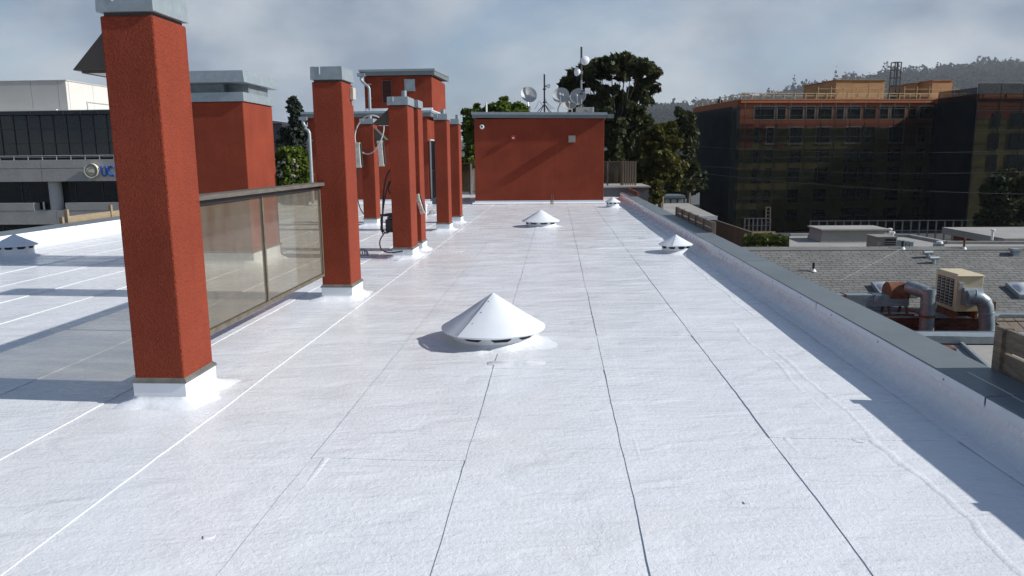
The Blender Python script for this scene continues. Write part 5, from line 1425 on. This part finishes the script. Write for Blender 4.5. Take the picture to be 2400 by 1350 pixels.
# ------------------------------------------------------------------ houses, fence and hedge in the middle distance
h1 = thing('house', 'small cream house with a pale flat roof and white fascia beyond the parapet', 'house', (11.5, 70, GZ))
a, b_ = at(1530, 474, 76), at(1664, 506, 68)
bx(6.5, 13.3, 68.4, 76.0, GZ, b_.z - .3).build('wall', M['cream'], h1)
rp_ = MB(); zA, zB = b_.z, b_.z + .25
rp_.add([(5.5, 67.6, zA), (14.1, 67.6, zA), (13.2, 77, zB + .35), (6.3, 77, zB + .35), (5.5, 67.6, zA - .3), (14.1, 67.6, zA - .3), (13.2, 77, zB), (6.3, 77, zB)], [(0,1,2,3),(4,7,6,5),(0,4,5,1),(1,5,6,2),(2,6,7,3),(3,7,4,0)])
rp_.build('roof', M['flatroof'], h1)
bx(5.45, 14.15, 67.5, 67.59, zA - .32, zA + .03).build('fascia', M['whitepaint'], h1)
w_ = MB().box(11.2, 12.3, 68.34, 68.39, b_.z - 1.5, b_.z - .5).build('window', M['whitepaint'], h1); bx(11.28, 12.22, 68.325, 68.339, b_.z - 1.42, b_.z - .58).build('pane', M['window_glass'], w_)
h2 = thing('house', 'blue grey flat roofed building with a clerestory strip behind the cream house', 'house', (10, 84, GZ))
a, b_ = at(1505, 459, 84), at(1602, 471, 84)
bx(a.x, b_.x, 84.4, 92, GZ, a.z - .3).build('wall', M['bluegrey'], h2); bx(a.x - .2, b_.x + .2, 84, 92.4, a.z - .299, a.z).build('roof', M['galv_duct'], h2)
for k in range(6):
    x = a.x + 1 + k * .75; bx(x, x + .55, 84.36, 84.39, a.z - .95, a.z - .4).build('window', M['concrete_pale'], h2)
h3 = thing('house', 'white trimmed gable house half hidden in the trees', 'house', (9, 96, GZ))
a = at(1510, 411, 96); hb = at(1510, 440, 96).z
MB().prism([(a.x - 3.4, GZ), (a.x + 3.4, GZ), (a.x + 3.4, hb), (a.x, a.z), (a.x - 3.4, hb)], 'y', 96, 104).build('wall', M['bluegrey'], h3)
for s in (-1, 1):
    MB().bar((a.x, 95.9, a.z + .1), (a.x + s * 3.9, 95.9, hb - .15), .22, .3, (0, 1, 0)).build('barge_board', M['whitepaint'], h3)
    MB().add([(a.x, 95.7, a.z + .25), (a.x + s*4.0, 95.7, hb - .05), (a.x + s*4.0, 104.3, hb - .05), (a.x, 104.3, a.z + .25), (a.x, 95.7, a.z + .12), (a.x + s*4.0, 95.7, hb - .18), (a.x + s*4.0, 104.3, hb - .18), (a.x, 104.3, a.z + .12)], [(0,1,2,3),(4,7,6,5),(0,4,5,1),(1,5,6,2),(2,6,7,3),(3,7,4,0)]).build('roof', M['tile_roof'], h3)
w_ = bx(a.x - .5, a.x + .5, 95.94, 95.99, a.z - 1.7, a.z - .8).build('window', M['whitepaint'], h3); bx(a.x - .4, a.x + .4, 95.92, 95.938, a.z - 1.6, a.z - .9).build('pane', M['window_glass'], w_)
h4 = thing('house', 'dark low building with a pale sign board beside the netted corner', 'house', (15, 92, GZ))
a, b_ = at(1560, 441, 100), at(1640, 470, 100)
bx(a.x, b_.x, 100, 108, GZ, a.z).build('wall', M['bluegrey'], h4); bx(a.x - .3, b_.x + .3, 99.7, 108.3, a.z + .001, a.z + .25).build('roof', M['concrete'], h4)
bx(b_.x - 1.2, b_.x - .1, 99.6, 99.68, b_.z - .5, a.z - .4).build('sign_board', M['concrete_pale'], h4)
fc = thing('board_fence', 'tall brown board fence running back beside the netted building', 'fence', (20.3, 88, GZ))
A, B = Vector((20.75, 81.5, -6.4)), Vector((19.7, 98.4, -6.25))
nbd = 60
for k in range(nbd):
    P, Q = A + (B - A) * (k / nbd), A + (B - A) * ((k + .92) / nbd)
    MB().add([(P.x - .02, P.y, GZ), (Q.x - .02, Q.y, GZ), (Q.x - .02, Q.y, Q.z - .05 * srt.random()), (P.x - .02, P.y, P.z - .05 * srt.random()), (P.x + .03, P.y, GZ), (Q.x + .03, Q.y, GZ), (Q.x + .03, Q.y, Q.z - .05), (P.x + .03, P.y, P.z - .05)], [(0,1,2,3),(4,7,6,5),(0,4,5,1),(1,5,6,2),(2,6,7,3),(3,7,4,0)]).build('board', M['fence_brown'], fc)
MB().bar(A + Vector((-.03, 0, .05)), B + Vector((-.03, 0, .05)), .16, .07).build('cap_rail', M['wood_grey'], fc)
bx(20.78, 23.2, 81.4, 81.5, -7.6, -6.3).build('end_panel', M['timber'], fc)

# power lines
for i, (p0, p1, Y) in enumerate([((1560, 338), (2420, 352), 88), ((1560, 383), (2420, 402), 86), ((1560, 396), (2420, 455), 84)]):
    A, B = at(*p0, Y), at(*p1, Y); pts = [A.lerp(B, t) + Vector((0, 0, -1.4 * 4 * t * (1 - t) * .4)) for t in [k/16 for k in range(17)]]
    tag(MB().tube(pts, .018, 5).build('power_line', M['black'], None, smooth=True), ['highest overhead power line across the netted building', 'middle overhead power line across the netted building', 'lowest overhead power line across the netted building'][i], 'power line', 'overhead power lines')

# ------------------------------------------------------------------ trees
def leaves(blobs, size, dens, seed, aspect=1.6, droop=0.0, shell=.35):
    r = np.random.default_rng(seed); V = []
    for (c, rad) in blobs:
        vol = rad[0] * rad[1] + rad[1] * rad[2] + rad[0] * rad[2]
        n = int(dens * vol)
        d = r.normal(size=(n, 3)); d /= np.linalg.norm(d, axis=1)[:, None]
        lump = 1 + .28 * np.sin(d[:, 0] * 5 + c[0] * 3) * np.cos(d[:, 1] * 4 + c[1]) + .18 * np.sin(d[:, 2] * 7 + c[2] * 2)
        q = (shell + (1 - shell) * r.random(n) ** .6) * lump
        pos = np.array(c) + d * q[:, None] * np.array(rad)
        a = r.normal(size=(n, 3)); a[:, 2] -= droop; a /= np.linalg.norm(a, axis=1)[:, None]
        t = r.normal(size=(n, 3)); b_ = np.cross(a, t); b_ /= np.linalg.norm(b_, axis=1)[:, None]
        s = size * (.55 + .9 * r.random(n)); a = a * (s * aspect * .5)[:, None]; b_ = b_ * (s * .5)[:, None]
        V.append(np.stack([pos - a, pos + b_ * .9, pos + a, pos - b_ * .9], 1))
    return np.concatenate(V).reshape(-1, 3)
def mesh_quads(name, V, m, parent):
    off = np.array(WL[parent.name]); me = bpy.data.meshes.new(name); n = len(V) // 4
    me.vertices.add(len(V)); me.vertices.foreach_set('co', (V - off).astype(np.float32).ravel())
    me.loops.add(n * 4); me.loops.foreach_set('vertex_index', np.arange(n * 4, dtype=np.int32))
    me.polygons.add(n); me.polygons.foreach_set('loop_start', np.arange(0, n * 4, 4, dtype=np.int32))
    me.update(calc_edges=True); me.materials.append(m)
    o = bpy.data.objects.new(name, me); col.objects.link(o); o.parent = parent; return o
def tree(name, label, base, blobs, leafm, size, dens, seed, trunk_r=.3, barkm=None, fork=None, aspect=1.6, droop=0.0, shell=.35, group=None, sub=9):
    root = thing(name, label, 'tree', base, group)
    if sub:
        r0 = random.Random(seed + 100); fine_ = []
        for (c, rad) in blobs:
            for q in range(sub):
                d = Vector((r0.gauss(0, 1), r0.gauss(0, 1), r0.gauss(0, 1))).normalized() * (r0.random() ** .4)
                k = r0.uniform(.26, .46)
                fine_.append(((c[0] + d.x*rad[0]*.85, c[1] + d.y*rad[1]*.85, c[2] + d.z*rad[2]*.85), (rad[0]*k*1.15, rad[1]*k*1.15, rad[2]*k)))
        leaf_blobs = fine_
    else: leaf_blobs = blobs
    mesh_quads('crown', leaves(leaf_blobs, size, dens, seed, aspect, droop, shell), leafm, root)
    b0 = Vector(base); f = Vector(fork) if fork else Vector((base[0], base[1], sum(b[0][2] for b in blobs) / len(blobs) - 1))
    r = random.Random(seed); mb = MB()
    mid = (b0 + f) / 2 + Vector((r.uniform(-.3, .3), 0, 0))
    mb.tube([b0, mid, f], [trunk_r, trunk_r * .8, trunk_r * .6], 8)
    mb.build('trunk', barkm or M['bark'], root, smooth=True)
    lm = MB()
    for (c, rad) in blobs:
        C_ = Vector(c); k = f.lerp(C_, .5) + Vector((r.uniform(-.3, .3), r.uniform(-.2, .2), -.25))
        lm.tube([f - Vector((0, 0, .2)), k, C_], [trunk_r * .26, trunk_r * .14, trunk_r * .05], 5)
    lm.build('limb', barkm or M['bark'], root, smooth=True)
    return root
def B(px, py, Y, r, rz=None, ry=None):
    p = at(px, py, Y); k = Y / FPX; rz = rz or r * .8
    return ((p.x, p.y, p.z), (r * k, (ry or r) * k, rz * k))
# the tall eucalyptus: separate clumps round an open middle
Y = 60
eb = [B(1432, 150, Y, 34, 22), B(1398, 152, Y+1, 26, 18), B(1470, 145, Y, 30, 18), B(1505, 160, Y-1, 26, 20), B(1530, 175, Y, 20, 20), B(1535, 205, Y, 14, 14), B(1508, 195, Y+1, 20, 16),
      B(1365, 168, Y, 28, 20), B(1345, 190, Y+.5, 26, 18), B(1325, 205, Y, 20, 16), B(1350, 215, Y, 24, 16), B(1385, 195, Y+1, 22, 20), B(1410, 178, Y+1, 18, 14), B(1455, 178, Y+1.5, 18, 12),
      B(1490, 220, Y, 26, 18), B(1515, 232, Y, 18, 16), B(1470, 240, Y+1, 22, 20), B(1500, 262, Y, 20, 14), B(1400, 230, Y, 30, 24), B(1375, 245, Y, 24, 20), B(1385, 275, Y, 34, 24), B(1430, 275, Y+1, 30, 26),
      B(1415, 215, Y+2, 16, 14), B(1345, 170, Y+2, 16, 12), B(1480, 170, Y-1, 16, 14), B(1420, 310, Y, 30, 26), B(1450, 330, Y, 34, 30), B(1440, 370, Y, 34, 32), B(1480, 300, Y+2, 24, 24), B(1442, 243, Y+1, 20, 18), B(1468, 268, Y, 24, 20), B(1415, 262, Y-1, 26, 20), B(1505, 288, Y, 22, 18), B(1450, 300, Y-1, 30, 22), B(1360, 262, Y, 24, 18), B(1440, 212, Y-1, 16, 12), B(1462, 228, Y-.5, 15, 12), B(1425, 238, Y-1, 15, 14), B(1480, 250, Y-1, 16, 12)]
tree('eucalyptus_tree', 'tall eucalyptus with an open rounded crown rising behind the dishes', tuple(at(1440, 640, Y)), eb, M['euc'], .26, 230, 11, .42, M['bark_pale'], tuple(at(1440, 300, Y)), 1.9, .5, .30)
Y = 66
tree('broadleaf_tree', 'round olive green tree in front of the netted building', tuple(at(1545, 640, Y)), [B(1545, 325, Y, 40, 34), B(1515, 350, Y, 34, 34), B(1570, 355, Y, 32, 34), B(1540, 375, Y-1, 44, 36), B(1505, 390, Y, 34, 30), B(1580, 390, Y, 26, 28), B(1545, 415, Y, 46, 30), B(1560, 300, Y+1, 24, 16), B(1500, 420, Y+1, 30, 26), B(1580, 430, Y+1, 22, 24)], M['euc2'], .24, 260, 12, .35, shell=.55)
Y = 78
tree('broadleaf_tree', 'slim grey green tree at the corner of the netted building', tuple(at(1612, 620, Y)), [B(1605, 275, Y, 24, 22), B(1622, 300, Y, 18, 26), B(1595, 315, Y, 22, 26), B(1612, 345, Y, 24, 26), B(1600, 385, Y, 26, 28), B(1622, 400, Y, 16, 26), B(1610, 430, Y, 26, 26), B(1590, 265, Y, 14, 12)], M['euc'], .26, 260, 13, .25, M['bark_pale'], aspect=2)
Y = 72
tree('broadleaf_tree', 'dark dense tree filling the gap under the eucalyptus', tuple(at(1470, 620, Y)), [B(1450, 330, Y, 44, 40), B(1475, 370, Y, 40, 40), B(1440, 400, Y, 40, 40), B(1490, 310, Y, 30, 28), B(1480, 420, Y, 44, 34), B(1500, 345, Y, 26, 24), B(1600, 420, Y + 18, 50, 40), B(1560, 440, Y + 18, 46, 30)], M['dark_leaf'], .28, 200, 14, .3, shell=.5)
Y = 58
tree('ornamental_tree', 'small yellowish tree beside the gable house', tuple(at(1530, 560, Y)), [B(1525, 440, Y, 18, 16), B(1515, 455, Y, 14, 14), B(1540, 458, Y, 16, 16), B(1545, 430, Y, 14, 12), B(1530, 470, Y, 16, 10)], M['euc2'], .20, 320, 15, .12)
Y = 48
tree('street_tree', 'bright green street tree showing between the far pillar and the red block', tuple(at(1110, 600, Y)), [B(1112, 268, Y, 20, 16), B(1098, 290, Y, 22, 18), B(1122, 300, Y, 20, 24), B(1098, 325, Y, 22, 22), B(1108, 355, Y, 26, 26), B(1100, 385, Y, 26, 24), B(1088, 262, Y, 8, 7), B(1118, 250, Y, 8, 7)], M['bright_leaf'], .17, 420, 16, .18, sub=14)
tree('street_tree', 'bright green treetop rising behind the left half of the red block', tuple(at(1190, 600, Y)), [B(1175, 243, Y, 22, 14), B(1150, 255, Y, 18, 12), B(1200, 252, Y, 24, 14), B(1225, 258, Y, 18, 12), B(1140, 262, Y, 14, 12), B(1180, 270, Y, 40, 18), B(1210, 272, Y, 34, 16), B(1185, 235, Y, 9, 7)], M['bright_leaf'], .17, 420, 17, .2, sub=14)
Y = 70
cbl = []
rr = random.Random(4)
for k in range(26):
    t = k / 25; cy = 240 + t * 110; w = 6 + t * 26
    cbl.append(B(690 + rr.uniform(-w, w), cy + rr.uniform(-4, 4), Y + rr.uniform(-1, 1), 12 + 5 * t, 9 + 3 * t))
tree('conifer_tree', 'dark ragged conifer beyond the wide chimney', tuple(at(690, 640, Y)), cbl, M['conifer'], .24, 420, 18, .3, fork=tuple(at(690, 330, Y)), aspect=1.3, shell=.2, sub=0)
Y = 38
bb = [B(680, 362, Y, 26, 20), B(655, 375, Y, 24, 22), B(705, 372, Y, 22, 22), B(680, 395, Y, 34, 26), B(652, 410, Y, 26, 26), B(710, 405, Y, 22, 26), B(680, 430, Y, 40, 26), B(640, 385, Y, 22, 26), B(632, 420, Y, 24, 26)]
bt = tree('flowering_tree', 'bright green flowering tree with white blossom behind the glass screen', tuple(at(680, 700, Y)), bb, M['bright_leaf'], .13, 620, 19, .12, shell=.6, sub=0)
fbl = [B(645 + rr.uniform(-6, 52), 392 + rr.uniform(-22, 24), Y - .5 - .2 * rr.random(), 1.8, 1.5) for k in range(46)]
mesh_quads('blossom', leaves(fbl, .085, 3600, 20), M['flower'], bt)
Y = 88
tree('broadleaf_tree', 'dark shaded tree in front of the right wing of the netted building', tuple(at(2355, 640, Y)), [B(2350, 425, Y, 34, 24), B(2325, 450, Y, 34, 30), B(2375, 450, Y, 34, 34), B(2395, 430, Y, 30, 24), B(2345, 480, Y, 44, 34), B(2390, 490, Y, 40, 36), B(2320, 500, Y, 34, 28), B(2360, 520, Y, 50, 28), B(2360, 408, Y, 20, 12)], M['dark_leaf'], .28, 250, 21, .35, shell=.5)
Y = 62
hg = thing('hedge', 'sunlit green hedge at the end of the brown fence', 'hedge', tuple(at(1780, 585, Y)))
mesh_quads('foliage', leaves([B(1760, 562, Y, 20, 11), B(1785, 560, Y, 22, 12), B(1812, 562, Y, 24, 13), B(1840, 566, Y, 26, 12), B(1775, 574, Y, 28, 10), B(1870, 568, Y, 24, 12), B(1800, 576, Y, 30, 10)], .16, 520, 22), M['hedge'], hg)
p = at(1688, 225, 160)
tree('conifer_tree', 'small dark conifer tip beyond the netted building corner', (p.x, 160, GZ), [B(1688, 232 + 6 * k, 160, 2.5 + k * 1.6, 4) for k in range(7)], M['conifer'], .5, 60, 23, .3, aspect=1.3, sub=0)

# ------------------------------------------------------------------ hills with their woods, and the air
def ridge(x):
    pts = [(-600, 5), (-100, 22), (60, 40), (96, 42), (145, 46), (193, 53), (264, 62), (335, 71), (380, 80), (450, 86), (518, 90), (700, 100), (1100, 110)]
    for (a, za_), (b_, zb_) in zip(pts[:-1], pts[1:]):
        if a <= x <= b_: return za_ + (zb_ - za_) * (x - a) / (b_ - a)
    return pts[-1][1]
def hz(x, y):
    t = max(0, min(1, (y - 420) / 480)); s = t * t * (3 - 2 * t)
    return GZ - .4 + (ridge(x) - GZ) * s * (1 + .10 * noise.noise(Vector((x * .008, y * .008, 2)))) + 3 * s * noise.noise(Vector((x * .03, y * .03, 5)))
nx, ny = 90, 40; vv = []
for j in range(ny + 1):
    for i in range(nx + 1):
        x, y = -600 + 1700 * i / nx, 400 + 700 * j / ny; vv.append((x, y, hz(x, y)))
hl = MB().add(vv, [(j*(nx+1)+i, j*(nx+1)+i+1, (j+1)*(nx+1)+i+1, (j+1)*(nx+1)+i) for j in range(ny) for i in range(nx)]).build('hills', M['hill'], None, smooth='all')
tag(hl, 'wooded hills fading into the low fog', 'hills', kind='structure')
rr = random.Random(9); blobs = []
for k in range(3600):
    x, y = rr.uniform(0, 760), rr.uniform(560, 960)
    if x / y > .68 or x / y < .08: continue
    z = hz(x, y); h = rr.uniform(6, 14) * (1.4 if rr.random() < .12 else 1)
    if rr.random() < .10: blobs += [((x, y, z + h * .4), (2.2, 2.2, h * .4)), ((x, y, z + h * 1.0), (1.2, 1.2, h * .45))]
    else: blobs.append(((x, y, z + h * .5), (h * .55, h * .55, h * .5)))
hw_ = thing('hill_woods', 'far off woods covering the hills under the fog', 'woods', (300, 800, 0), kind='stuff')
V = leaves(blobs, 2.4, .9, 31, 1.2, 0, .7)
o = mesh_quads('woods', V, M['hillwood'], hw_); o['kind'] = 'stuff'

hzb = bx(-900, 1300, -120, 1300, GZ - 1.6, 128).build('haze', M['ground'])
hzb.data.materials.clear()
hm = bpy.data.materials.new('haze_air'); hm.use_nodes = True
HN = hm.node_tree.nodes; HN.clear()
ho = HN.new('ShaderNodeOutputMaterial'); pv = HN.new('ShaderNodeVolumePrincipled')
pv.inputs['Color'].default_value = (.86, .92, 1.0, 1); pv.inputs['Density'].default_value = .00008; pv.inputs['Anisotropy'].default_value = .1
hm.node_tree.links.new(pv.outputs[0], ho.inputs['Volume'])
hzb.data.materials.append(hm)
tag(hzb, 'thin grey marine haze filling the air', 'haze', kind='stuff')

# fog bank lying on the hills
fgb = bx(-700, 1250, 330, 1280, GZ - 1.2, 126).build('fog_bank', M['ground'])
fgb.data.materials.clear()
fm = hm.copy(); fm.name = 'fog_air'
for nd in fm.node_tree.nodes:
    if nd.type == 'PRINCIPLED_VOLUME' or nd.bl_idname == 'ShaderNodeVolumePrincipled': nd.inputs['Density'].default_value = .00034
fgb.data.materials.append(fm)
tag(fgb, 'low grey fog bank lying over the wooded hills', 'fog', kind='stuff')
